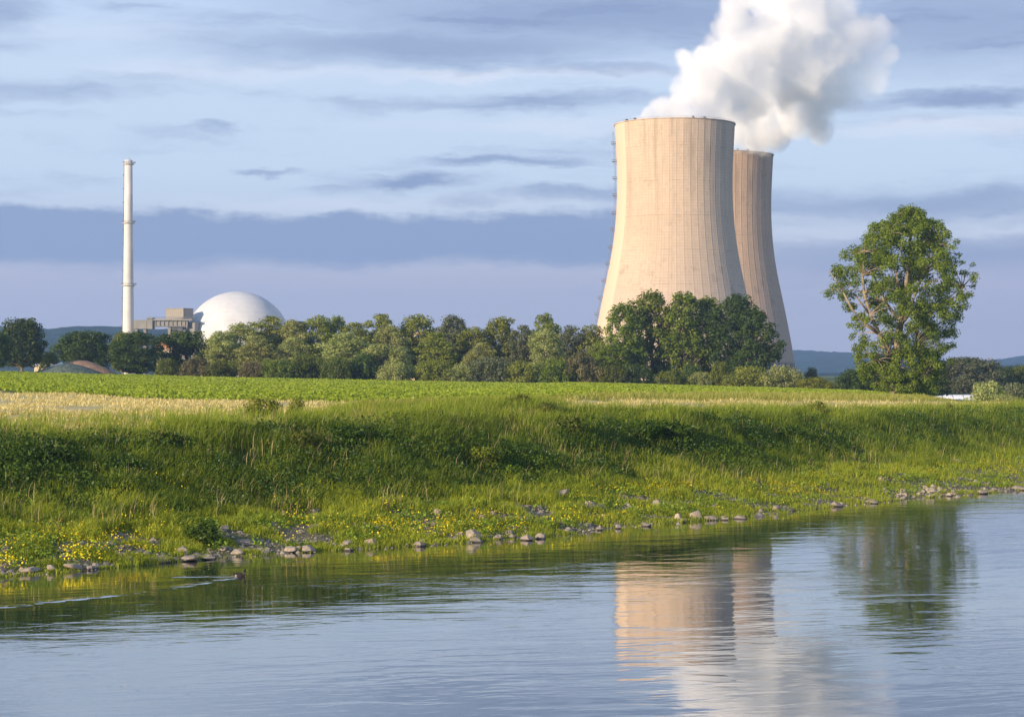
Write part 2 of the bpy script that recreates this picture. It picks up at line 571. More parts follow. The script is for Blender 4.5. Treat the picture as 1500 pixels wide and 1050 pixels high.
print("terrain")
ys = np.concatenate([np.arange(-60, 40, 8), np.arange(40, 175, 0.7), np.arange(175, 460, 3.5), np.arange(460, 700, 15), np.geomspace(700, 9500, 26)])
xs = np.concatenate([-np.geomspace(7500, 75, 28), np.arange(-70, 70.1, 0.75), np.geomspace(75, 7500, 28)])
GX, GY = np.meshgrid(xs, ys)
GZ = ground(GX, GY)
dry_m, crop_m = masks(GX, GY)
tg = tdist(GX, GY)
uu = tg / crest_t(pxof(GX, GY))
ny, nx = GX.shape
idx = np.arange(nx * ny).reshape(ny, nx)
quads = np.stack([idx[:-1, :-1], idx[:-1, 1:], idx[1:, 1:], idx[1:, :-1]], -1).reshape(-1, 4)
gm, t = newmat('ground_soil')
pos = t.node('ShaderNodeNewGeometry').outputs['Position']
za = t.node('ShaderNodeAttribute', attribute_name='zone').outputs['Color']
sp = t.node('ShaderNodeSeparateColor'); t.l.new(za, sp.inputs[0])
n1 = t.noise(pos, 0.5, 5.0, 0.65)
n2 = t.noise(pos, 3.0, 5.0, 0.7)
col = t.mix(n1, (0.045, 0.075, 0.015), (0.10, 0.13, 0.03))
col = t.mix(sp.outputs[0], col, t.mix(n2, (0.40, 0.33, 0.15), (0.66, 0.56, 0.29)))
col = t.mix(sp.outputs[1], col, t.mix(n2, (0.09, 0.10, 0.02), (0.16, 0.19, 0.03)))
soil = t.mix(n2, (0.075, 0.075, 0.030), (0.26, 0.22, 0.14))
col = t.mix(t.math('MULTIPLY', sp.outputs[2], t.ramp(n1, 0.4, 0.55, 0.35, 1.0)), col, soil)
finish(t, bsdf(t, col, 0.95, 0.1, 0.0, bump(t, n2, 0.6, 0.12)))
zone = np.stack([dry_m.ravel(), crop_m.ravel(), (sstep(uu, 0.42, 0.25) * np.where(GY < 500, 1, 0)).ravel()], 1)
g_o = link('ground', fmesh('ground', np.stack([GX, GY, GZ], -1), quads, None, gm, True, {'zone': zone}))
tag(g_o, kind='structure')

# ------------------------------------------------------------------ water
print("water")
wm, t = newmat('river_water')
pos = t.node('ShaderNodeNewGeometry').outputs['Position']
px_, py_, pz_ = t.sep(pos)[:3]
rot = t.node('ShaderNodeVectorRotate', rotation_type='Z_AXIS'); rot.inputs['Angle'].default_value = R(-14)
t.l.new(pos, rot.inputs['Vector'])
pr = rot.outputs[0]
warp = t.vm('SCALE', t.vm('SUBTRACT', t.noise(pr, 0.25, 2.0, 0.5, color=True), (0.5, 0.5, 0.5)), scale=1.6)
prw = t.vm('ADD', pr, warp)
wavA = t.noise(t.vm('MULTIPLY', prw, (0.35, 1.0, 1.0)), 0.9, 3.0, 0.55)
wavB = t.noise(t.vm('MULTIPLY', prw, (0.45, 1.0, 1.0)), 3.2, 3.0, 0.6)
patch = t.ramp(t.noise(t.vm('MULTIPLY', pr, (0.5, 1.0, 1.0)), 0.085, 4.0, 0.6), 0.44, 0.66)
hh = t.math('ADD', t.math('MULTIPLY', wavA, t.math('ADD', 0.012, t.math('MULTIPLY', patch, 0.012))), t.math('MULTIPLY', wavB, t.math('ADD', 0.0010, t.math('MULTIPLY', patch, 0.0065))))
# the wake of the duck
DX, DY = (352 - 750) / F * (H * F / (843.5 - HZ)), H * F / (843.5 - HZ)


def wake(h, ax, ay, dx, dy, L, amp, width):
    ln = math.hypot(dx, dy); dx, dy = dx / ln, dy / ln
    q = t.vm('SUBTRACT', t.vm('ADD', pos, t.vm('SCALE', warp, scale=0.22)), (ax, ay, 0.0))
    al = t.vm('DOT_PRODUCT', q, (dx, dy, 0.0))
    pe_ = t.vm('DOT_PRODUCT', q, (-dy, dx, 0.0))
    g = t.math('EXPONENT', t.math('MULTIPLY', t.math('POWER', t.math('DIVIDE', t.math('ABSOLUTE', pe_), t.math('ADD', width, t.math('MULTIPLY', al, 0.03))), 2.0), -1.0))
    br = t.ramp(t.noise(t.vm('MULTIPLY', pr, (1.0, 1.0, 1.0)), 0.9, 2.0, 0.6), 0.38, 0.56, 0.15, 1.0)
    m_ = t.math('MULTIPLY', t.math('MULTIPLY', t.ramp(al, -0.3, 0.3), t.ramp(al, L, L * 0.45)), br)
    return t.math('ADD', h, t.math('MULTIPLY', t.math('MULTIPLY', g, m_), amp))


hh = wake(hh, DX, DY - 0.05, -1.0, -0.02, 3.4, 0.022, 0.14)
hh = wake(hh, DX, DY - 0.1, -2.4, -5.0, 5.5, 0.026, 0.17)
hh = wake(hh, DX - 2.4, DY - 5.0, -4.3, -5.0, 9.0, 0.022, 0.20)
nrm = bump(t, hh, 1.0, 1.0)
wb = t.node('ShaderNodeBsdfPrincipled')
wb.inputs['Base Color'].default_value = (0.016, 0.026, 0.026, 1)
wb.inputs['Roughness'].default_value = 0.03
wb.inputs['IOR'].default_value = 1.5
t.l.new(nrm, wb.inputs['Normal'])
gl_ = t.node('ShaderNodeBsdfGlossy'); gl_.inputs['Roughness'].default_value = 0.03; gl_.inputs[0].default_value = (1, 0.98, 0.95, 1)
t.l.new(nrm, gl_.inputs['Normal'])
ms = t.node('ShaderNodeMixShader'); ms.inputs[0].default_value = 0.30
t.l.new(wb.outputs[0], ms.inputs[1]); t.l.new(gl_.outputs[0], ms.inputs[2])
finish(t, ms.outputs[0])
wv_ = [(-420, -80, 0), (420, -80, 0), (420, 1200, 0), (-420, 1200, 0)]
wo_ = link('river', fmesh('river', [(-420, -60, 0), (420, -60, 0), (420, 1000, 0), (-420, 1000, 0)], [(0, 1, 2, 3)], None, wm))
tag(wo_, kind='structure')

# ------------------------------------------------------------------ hills
print("hills")
hm, t = newmat('wooded_hill')
pos = t.node('ShaderNodeNewGeometry').outputs['Position']
nn = t.noise(t.vm('MULTIPLY', pos, (1.0, 1.0, 2.0)), 0.02, 6.0, 0.65)
finish(t, bsdf(t, t.mix(t.ramp(nn, 0.35, 0.65), (0.010, 0.030, 0.030), (0.035, 0.070, 0.065)), 1.0, 0.0))


def hill(pts, Y, depth, seed, amp):
    X = np.arange(-3600, 3600, 9.0)
    ppx = 750 + F * X / Y
    py = np.interp(ppx, [p[0] for p in pts], [p[1] for p in pts])
    zt = H + (HZ - py) * Y / F
    V = []
    rows = [0, 0.12, 0.3, 0.5, 0.7, 0.86, 0.95, 1.0, 1.25, 1.8]
    hts = [0, 0.16, 0.36, 0.56, 0.76, 0.90, 0.97, 1.0, 0.8, 0.0]
    grid = []
    for r_, h_ in zip(rows, hts):
        yy = Y - depth * (1 - r_)
        n_ = (fbm(X * 0.012, X * 0 + r_ * 9, seed, 3) - 0.5) * amp * 1.6 * (0.3 + h_ * (1 - h_) * 4) + (vnoise(X * 0.09, X * 0 + r_ * 17, seed + 4) - 0.3) * amp * 0.5
        if h_ == 0: n_ = n_ * 0
        grid.append(np.stack([X, np.full_like(X, yy) + (fbm(X * 0.004, X * 0 + r_ * 3, seed + 8) - 0.5) * depth * 0.25, 2.0 + (zt - 2) * h_ + n_], -1))
    G = np.array(grid); a, b = G.shape[:2]
    ii = np.arange(a * b).reshape(a, b)
    q = np.stack([ii[:-1, :-1], ii[:-1, 1:], ii[1:, 1:], ii[1:, :-1]], -1).reshape(-1, 4)
    tag(link('hills', fmesh('hills', G, q, None, hm, True)), kind='structure')


hill([(-3000, 470), (-300, 476), (30, 479), (55, 479), (72, 484), (85, 480), (120, 478), (180, 479), (240, 481), (300, 487), (420, 500), (600, 520), (900, 540), (1100, 547), (4000, 548)], 2900, 700, 3, 5.0)
hill([(-3000, 520), (600, 515), (1000, 512), (1165, 514), (1245, 518), (1330, 523), (1400, 531), (1440, 530), (1500, 522), (1600, 508), (1800, 500), (4000, 496)], 5200, 1200, 11, 8.0)

# ------------------------------------------------------------------ leaves
def leaf_mesh(name, Pc, Nn, size, mat, aspect=1.4, cl=None):
    """one small folded leaf clump face per point: quads facing Nn"""
    n = len(Pc)
    Nn = Nn / np.maximum(np.linalg.norm(Nn, axis=1, keepdims=True), 1e-6)
    rv = rng.normal(size=(n, 3))
    a = np.cross(Nn, rv); a /= np.maximum(np.linalg.norm(a, axis=1, keepdims=True), 1e-6)
    b = np.cross(Nn, a)
    s = (size * rng.uniform(0.55, 1.3, n))[:, None]
    V = np.stack([Pc - a * s * 0.5 * aspect, Pc - b * s * 0.45 + Nn * s * 0.12, Pc + a * s * 0.5 * aspect, Pc + b * s * 0.45 + Nn * s * 0.12], 1)
    q = np.arange(n * 4).reshape(n, 4)
    r = rng.uniform(0, 1, n)
    if cl is not None: r = np.clip(0.55 * r + 0.45 * cl, 0, 1)
    return fmesh(name, V.reshape(-1, 3), q, None, mat, False, {'rnd': np.repeat(r, 4)})


def puffs(centres, radii, per, size, squash=0.8, up=0.25):
    P = []; N = []; Cl = []
    for c, r in zip(centres, radii):
        k = max(8, int(per * (r ** 2)))
        d = rng.normal(size=(k, 3)); d /= np.linalg.norm(d, axis=1, keepdims=True)
        rad = r * (0.18 + 0.98 * rng.uniform(0, 1, k) ** 0.55) * (0.8 + 0.4 * vnoise(d[:, 0] * 3 + c[0] * 5, d[:, 1] * 3 + d[:, 2] * 2 + c[2], 5))
        p = d * rad[:, None]; p[:, 2] *= squash
        P.append(p + c)
        N.append(d + rng.normal(size=(k, 3)) * 0.55 + np.array([0, 0, up]))
        Cl.append(np.full(k, rng.uniform(0, 1)))
    return np.concatenate(P), np.concatenate(N), np.concatenate(Cl)


def envelope(kind, h):
    """relative crown radius at relative crown height h (0 bottom .. 1 top)"""
    if kind == 'round':
        return np.sqrt(np.clip(1 - (2 * h - 0.9) ** 2 / 1.22, 0, 1)) * 1.0
    if kind == 'oval':
        return np.interp(h, [0, 0.15, 0.4, 0.7, 0.9, 1], [0.55, 0.85, 1.0, 0.85, 0.5, 0.15])
    if kind == 'tall':
        return np.interp(h, [0, 0.1, 0.4, 0.75, 0.93, 1], [0.7, 0.9, 1.0, 0.85, 0.5, 0.12])
    return np.interp(h, [0, 0.3, 0.6, 0.85, 1], [0.95, 1.0, 0.88, 0.55, 0.15])       # bush


def crown_points(kind, hgt, wid, base, npuff, rp):
    cs = []; rs = []
    tries = 0
    lob = rng.uniform(0, 6.28, 6); lam = rng.uniform(0.05, 0.17, 6)
    while len(cs) < npuff and tries < npuff * 60:
        tries += 1
        h = rng.uniform(0.0, 1.0)
        rad = envelope(kind, h) * wid * 0.5
        a = rng.uniform(0, 2 * math.pi)
        rad *= 1.0 + lam[0] * math.sin(a + lob[0]) + lam[1] * math.sin(2 * a + lob[1] + 5 * h) + lam[2] * math.sin(9 * h + lob[2] + a) + lam[3] * math.sin(16 * h + lob[3] + 2 * a)
        rr = rad * math.sqrt(rng.uniform(0.12, 1.0))
        r = rp * rng.uniform(0.65, 1.25)
        rr = max(0, min(rr, rad - r * 0.55))
        z = base + h * (hgt - base)
        z = min(z, hgt - r * 0.75); z = max(z, base + r * 0.3)
        c = np.array([rr * math.cos(a), rr * math.sin(a), z])
        if any(np.linalg.norm(c - c2) < 0.62 * (r + r2) * 0.9 for c2, r2 in zip(cs, rs)):
            continue
        cs.append(c); rs.append(r)
    return cs, rs


def limb_mesh(mb, cs, hgt, rt, base, lean=0.0, frac=0.85):
    top = Vector((lean, 0, hgt * frac))
    pts = [Vector((0, 0, -0.4)), Vector((lean * 0.1, 0.0, hgt * 0.12)), Vector((lean * 0.3 + rt * 0.4, 0, hgt * 0.35)), Vector((lean * 0.6 - rt * 0.3, 0, hgt * 0.6)), top]
    mb.tube(pts, [rt * 1.35, rt, rt * 0.75, rt * 0.45, rt * 0.12], 8)
    for c in cs:
        c = Vector(c)
        zz = max(base * 0.7, c.z - 0.5 * math.hypot(c.x, c.y) - 0.8)
        f = min(zz / (hgt * frac), 0.97)
        s = Vector((lean * f, 0, hgt * frac * f))
        r0 = max(0.04, rt * (0.45 * (1 - f) + 0.1))
        mid = s.lerp(c, 0.55) + Vector((random.uniform(-.2, .2), random.uniform(-.2, .2), -0.12 * (c - s).length))
        mb.tube([s, mid, c], [r0, r0 * 0.6, r0 * 0.2], 5, False)


PROTO = {}


def make_proto(key, kind, hgt, wid, base, npuff, rp, per, leaf, squash=0.85):
    cs, rs = crown_points(kind, hgt, wid, base, npuff, rp)
    Pp, Np, Cl = puffs(cs, rs, per, leaf, squash)
    keep = Pp[:, 2] > 0.03
    PROTO[key] = (Pp[keep], Np[keep], Cl[keep], leaf, cs, hgt, base)


print("trees")
for i in range(5):
    make_proto(('round', i), 'round', 10.0, 10.0, 1.6, 74, 1.15, 140, 0.32)
    make_proto(('oval', i), 'oval', 14.0, 8.0, 1.2, 88, 1.05, 135, 0.30)
    make_proto(('tall', i), 'tall', 18.0, 8.5, 2.0, 105, 0.95, 120, 0.36, 1.2)
    make_proto(('bush', i), 'bush', 4.0, 8.0, 0.0, 38, 1.05, 170, 0.26)
MESH = {}
TRUNK = {}


def get_meshes(key, mat):
    if (key, mat) not in MESH:
        Pp, Np, Cl, leaf, cs, hgt, base = PROTO[key]
        MESH[(key, mat)] = leaf_mesh('crown', Pp, Np, leaf, M[mat], cl=Cl)
    if key not in TRUNK:
        Pp, Np, Cl, leaf, cs, hgt, base = PROTO[key]
        mb = MB(); limb_mesh(mb, cs, hgt, 0.26 if hgt > 6 else 0.08, max(base, 0.5))
        me = bpy.data.meshes.new('trunk'); me.from_pydata(mb.v, [], mb.f); me.update(); me.materials.append(M['bark'])
        TRUNK[key] = me
    return MESH[(key, mat)], TRUNK[key]


def tree(px, top, wpx, Y, kind, mat, label, cat='tree', group=None, name='tree', base=None, i=None):
    x = (px - 750) / F * Y
    z0 = gz(x, Y) if base is None else H - (base - HZ) * Y / F
    hgt = H + (HZ - top) * Y / F - z0
    wid = wpx * Y / F * (1.22 if kind in ('oval', 'round') and px > 300 else (1.18 if kind == 'tall' else 1.0))
    key = (kind, random.randrange(5) if i is None else i)
    cm, tm = get_meshes(key, mat)
    ph = PROTO[key][5]; pw = {'round': 10.0, 'oval': 8.0, 'tall': 8.5, 'bush': 8.0}[kind]
    root = empty(name, (x, Y, z0))
    tag(root, label, cat, group)
    ang = random.uniform(0, 6.28)
    sx = wid / pw * 1.04; sz = hgt / ph * 1.02
    c = link('crown' if cat == 'tree' else 'foliage', cm, root)
    tr = link('trunk' if cat == 'tree' else 'stems', tm, root)
    for o in (c, tr):
        o.rotation_euler = (0, 0, ang); o.scale = (sx, sx, sz)
    return root


G1 = "trees of the belt between field and power plant"
G2 = "bushes along the far edge of the crop field"
T = [
    (-12, 483, 50, 425, 'round', 'dark', "dark green tree cut by the left edge of the photo"),
    (32, 469, 68, 440, 'round', 'dark', "large round dark tree at the far left, before the hills"),
    (125, 487, 84, 470, 'round', 'dark', "broad dark tree behind the tarpaulin mound, left of the chimney"),
    (180, 488, 46, 490, 'round', 'bright', "fresh green tree whose top shows at the chimney foot"),
    (202, 486, 78, 450, 'oval', 'dark', "dense dark blue-green tree in front of the chimney foot"),
    (273, 487, 78, 460, 'round', 'dark', "dark tree beneath the grey walkway building"),
    (322, 486, 52, 455, 'oval', 'willow', "pale willow covering the left foot of the dome"),
    (352, 474, 56, 462, 'oval', 'willow', "pale grey-green willow under the middle of the dome"),
    (393, 465, 62, 470, 'oval', 'olive', "olive tree rising against the right part of the dome"),
    (375, 492, 56, 445, 'oval', 'willow', "lower silvery willow in front, below the dome's centre"),
    (428, 470, 50, 468, 'oval', 'willow', "silvery willow just right of the dome"),
    (428, 494, 46, 446, 'oval', 'willow', "small light willow in front, just right of the dome"),
    (467, 463, 50, 470, 'oval', 'olive', "tall olive tree right of the flat roof top"),
    (492, 465, 30, 474, 'tall', 'olive', "narrow olive tree, second top right of the flat roof"),
    (520, 474, 60, 470, 'oval', 'olive', "wide olive tree left of the cream office block"),
    (508, 487, 62, 446, 'oval', 'willow', "bright silvery willow bulging left of the cream office block"),
    (556, 462, 56, 476, 'oval', 'olive', "tall olive tree top left of the cream office block"),
    (612, 462, 62, 480, 'oval', 'olive', "tall olive tree whose top overhangs the cream office block", ),
    (571, 478, 44, 452, 'oval', 'willow', "light willow at the left edge of the cream office block"),
    (560, 505, 60, 440, 'round', 'willow', "low spreading willow below the cream office block"),
    (662, 463, 50, 470, 'oval', 'bluegreen', "rounded silvery tree right of the cream office block"),
    (640, 488, 50, 455, 'oval', 'olive', "darker olive tree between the cream block and the grey shed"),
    (695, 480, 46, 465, 'oval', 'olive', "slim olive tree with sky gaps, midway along the belt"),
    (735, 467, 50, 470, 'tall', 'olive', "tall loose tree at the middle of the belt"),
    (705, 502, 40, 448, 'oval', 'willow', "short pale willow at the middle of the belt"),
    (765, 478, 40, 462, 'oval', 'bluegreen', "grey-green loose tree right of the belt's middle"),
    (798, 462, 46, 470, 'tall', 'olive', "highest olive tree between belt middle and cooling tower"),
    (800, 482, 42, 450, 'oval', 'willow', "light willow in front of the highest olive tree"),
    (835, 478, 36, 466, 'oval', 'bluegreen', "small blue-green tree two left of the cooling tower foot"),
    (866, 477, 42, 468, 'oval', 'olive', "loose olive tree touching the cooling tower's left foot"),
    (880, 500, 30, 455, 'oval', 'olive', "thin short tree at the cooling tower's left edge"),
    (917, 447, 52, 452, 'tall', 'poplar', "leftmost poplar standing before the front cooling tower"),
    (955, 430, 62, 458, 'tall', 'poplar', "highest poplar before the front cooling tower"),
    (1000, 432, 62, 455, 'tall', 'poplar', "third poplar from the left before the front cooling tower"),
    (1036, 438, 52, 460, 'tall', 'poplar', "fourth poplar from the left, between both cooling towers"),
    (1080, 436, 70, 452, 'tall', 'dark', "dark wide poplar before the gap of both cooling towers"),
    (1106, 456, 58, 448, 'tall', 'dark', "dark lower poplar before the rear cooling tower"),
    (895, 505, 50, 446, 'oval', 'poplar', "short leafy tree at the foot of the leftmost poplar"),
]
for r_ in T:
    tree(r_[0], r_[1], r_[2], r_[3], r_[4], r_[5], r_[6], 'tree', G1)
B = [
    (72, 515, 28, 450, 'bright', "small light bush between the two dark trees at left"),
    (247, 526, 40, 436, 'green', "dark green bush below the walkway building"),
    (288, 524, 46, 434, 'brown', "brownish bush left of the willows"),
    (325, 528, 48, 432, 'green', "low green bush below the leftmost willow"),
    (368, 530, 36, 430, 'brown', "low brown bush below the dome's centre"),
    (402, 527, 50, 430, 'bright', "fresh green bush below the dome's right part"),
    (446, 518, 56, 434, 'green', "big rounded green bush right of the dome"),
    (492, 524, 46, 432, 'green', "green bush left of the low spreading willow"),
    (532, 518, 50, 436, 'dark', "dark bush below the bright silvery willow"),
    (580, 532, 50, 430, 'willow', "pale low bush below the cream office block"),
    (636, 528, 56, 431, 'olive', "olive bush right of the cream office block"),
    (674, 534, 36, 430, 'willow', "small pale bush midway along the field edge"),
    (716, 524, 64, 433, 'bluegreen', "wide grey-green bush at the middle of the field edge"),
    (762, 530, 46, 431, 'olive', "olive bush right of the wide grey-green one"),
    (812, 526, 56, 432, 'bright', "bright rounded bush left of the brown thicket"),
    (852, 519, 66, 434, 'brown', "large brown-green thicket left of the poplars"),
    (895, 536, 40, 431, 'green', "green bush at the cooling tower's left foot"),
    (935, 534, 50, 433, 'dark', "dark bush under the leftmost poplars"),
    (1015, 536, 40, 436, 'dark', "dark bush in the shade under the middle poplars"),
    (986, 543, 56, 425, 'bright', "bright low bush below the middle poplars"),
    (1026, 545, 36, 424, 'willow', "small grey bush next to the bright one by the poplars"),
    (1054, 531, 34, 424, 'bright', "upright yellow-green bush below the dark poplars"),
    (1098, 537, 66, 420, 'olive', "long clipped-looking olive bush below the rear cooling tower"),
    (1145, 537, 66, 419, 'willow', "pale bush at the rear cooling tower's right foot"),
    (1190, 539, 20, 470, 'bluegreen', "tiny round tree standing alone against the blue hill"),
    (1196, 553, 58, 412, 'olive', "low olive bush left of the gap to the blue hill"),
    (1252, 541, 56, 400, 'dark', "dark bush behind the left side of the lone tree"),
    (1340, 545, 90, 380, 'dark', "dark bush behind the foot of the lone tree"),
]
for r_ in B:
    tree(r_[0], r_[1], r_[2], r_[3], 'bush', r_[4], r_[5], 'bush', G2, 'bush')
G3 = "trees and bushes on the low meadow at right"
for r_ in [(1415, 525, 78, 520, 'round', 'bluegreen', "big pale tree right of the lone tree", 'tree', 590),
           (1375, 548, 40, 540, 'round', 'bluegreen', "smaller pale tree half hidden behind the lone tree", 'tree', 588),
           (1474, 538, 42, 540, 'round', 'dark', "dark tree behind the pale bushes at the right", 'tree', 588),
           (1500, 536, 40, 530, 'round', 'green', "green tree cut by the right edge of the photo", 'tree', 588),
           (1450, 560, 66, 330, 'bush', 'willow', "large pale willow bush beside the white tunnel tent", 'bush', 600),
           (1492, 562, 50, 345, 'bush', 'bluegreen', "grey-green bush at the right edge of the photo", 'bush', 602),
           (1478, 580, 50, 318, 'bush', 'willow', "low pale bush in front of the larger willow bush", 'bush', 603),
           (1384, 584, 26, 420, 'bush', 'green', "small green bush between lone tree and white tunnel tent", 'bush', 592)]:
    tree(r_[0], r_[1], r_[2], r_[3], r_[4], r_[5], r_[6], r_[7], G3, r_[7], base=r_[8])

# ------------------------------------------------------------------ the lone tree
YT = 280.0
S = YT / F


def tp(px, py, dy=0.0):
    return Vector(((px - 1313) * S, dy, (578 - py) * S))


root = empty('poplar_tree', ((1313 - 750) * S, YT, H - (578 - HZ) * S))
tag(root, "tall lone tree with a ragged crown, standing at the field corner right of the towers", 'tree')
mb = MB()
limbs = [
    ([(1313, 584, 0), (1312, 556, 0), (1313, 520, 0), (1318, 477, -.2), (1324, 440, -.5), (1328, 400, -.8), (1333, 350, -.4), (1330, 312, 0)], [1.0, .66, .58, .46, .34, .26, .16, .06]),
    ([(1313, 535, 0), (1300, 513, -1.0), (1284, 489, -1.8), (1270, 462, -2.4), (1261, 430, -2.6), (1259, 405, -2.6), (1262, 370, -2.4)], [.40, .34, .30, .23, .18, .13, .05]),
    ([(1284, 489, -1.8), (1262, 474, -2.6), (1243, 455, -3.0), (1228, 425, -3.0), (1212, 400, -2.6)], [.26, .20, .15, .10, .05]),
    ([(1270, 462, -2.4), (1252, 440, -3.2), (1235, 425, -3.4)], [.14, .1, .04]),
    ([(1318, 477, -.2), (1330, 460, -1.0), (1338, 428, -1.6), (1350, 395, -2.0), (1362, 360, -2.0)], [.28, .22, .17, .12, .05]),
    ([(1324, 440, -.5), (1312, 415, -1.5), (1306, 385, -2.0), (1296, 345, -2.0)], [.22, .17, .12, .05]),
    ([(1326, 425, -.6), (1345, 408, 1.0), (1375, 390, 1.5), (1405, 372, 1.5)], [.20, .15, .10, .04]),
    ([(1316, 500, 0), (1345, 478, 1.0), (1375, 450, 1.6), (1412, 420, 1.0)], [.26, .20, .13, .05]),
    ([(1313, 540, 0), (1326, 525, -1.6), (1334, 510, -2.2)], [.13, .09, .04]),
    ([(1313, 535, 0), (1335, 545, -2.0), (1350, 549, -2.4)], [.10, .07, .03]),
    ([(1310, 530, 0), (1294, 521, -2.2), (1279, 527, -3.0)], [.11, .08, .03]),
    ([(1318, 470, .3), (1300, 440, 2.2), (1285, 400, 3.0), (1280, 350, 2.5)], [.26, .2, .13, .05]),
    ([(1320, 460, .3), (1340, 430, 2.6), (1365, 400, 3.5), (1380, 350, 3.0)], [.24, .18, .12, .05]),
]
for pts, rad in limbs:
    mb.tube([tp(*p) for p in pts], rad, 8)
nodes_ = [tp(*p) for pts, _ in limbs for p in pts[1:]]
edge_rows = [300, 315, 330, 345, 360, 380, 395, 410, 425, 440, 460, 480, 500, 520, 545, 572]
eL = [1320, 1300, 1268, 1252, 1240, 1228, 1204, 1202, 1206, 1208, 1228, 1236, 1236, 1240, 1252, 1275]
eR = [1342, 1366, 1388, 1404, 1412, 1420, 1432, 1436, 1432, 1426, 1418, 1412, 1404, 1398, 1394, 1384]
cs, rs = [], []
tries = 0
while len(cs) < 500 and tries < 60000:
    tries += 1
    py = random.uniform(300, 572)
    l = np.interp(py, edge_rows, eL); r = np.interp(py, edge_rows, eR)
    cx, hw = (l + r) / 2, (r - l) / 2
    a = random.uniform(0, 2 * math.pi); q = math.sqrt(random.uniform(0.0, 1.0))
    if q < 0.45 and random.random() < 0.5: continue
    rad = random.uniform(0.65, 1.30) if q < 0.72 else random.uniform(0.40, 0.95)
    kk = max(0.0, 1 - rad / (hw * S + 1e-6) * 0.55)
    X = cx + hw * kk * q * math.cos(a)
    dyy = hw * S * 0.85 * kk * q * math.sin(a)
    c = tp(X, py + rad / S * 0.5 if py < 330 else py, dyy)
    # leave the open windows in the crown where limbs show
    hole = False
    for hx, hy, hr in [(1268, 452, 19), (1243, 432, 10), (1313, 545, 7), (1318, 480, 12), (1300, 505, 10), (1388, 412, 14), (1262, 415, 9), (1278, 486, 12), (1330, 505, 8)]:
        if math.hypot(X - hx, py - hy) < hr * 0.8 + rad / S * 0.35 and dyy < 1.5: hole = True
    if hole: continue
    if any((c - c2).length < 0.46 * (rad + r2) for c2, r2 in zip(cs, rs)): continue
    cs.append(c); rs.append(rad)
for c in cs:
    s_ = min(nodes_, key=lambda n_: (n_ - c).length + max(0, n_.z - c.z) * 0.8)
    L = (c - s_).length
    mid = s_.lerp(c, 0.5) + Vector((random.uniform(-.2, .2), random.uniform(-.2, .2), 0.08 * L))
    mb.tube([s_, mid, c], [0.05 + 0.012 * L, 0.04, 0.015], 5, False)
mb.build('trunk', M['bark_big'], root, smooth=True)
Pp, Np, Cl = puffs([np.array(c) for c in cs], rs, 290, 0.28, 0.85, 0.2)
link('crown', leaf_mesh('crown', Pp, Np, 0.20, M['poplar'], cl=Cl), root)

# ------------------------------------------------------------------ cooling towers
print("towers")
PROF = [(47.5, 9.5), (46.9, 14), (45.6, 22), (43.6, 33), (40.8, 47), (38.2, 59), (36.0, 70), (34.2, 82), (33.1, 94), (32.6, 106), (32.6, 116), (33.0, 126), (33.5, 136), (33.9, 143.3), (34.2, 144.0)]
NR = 52


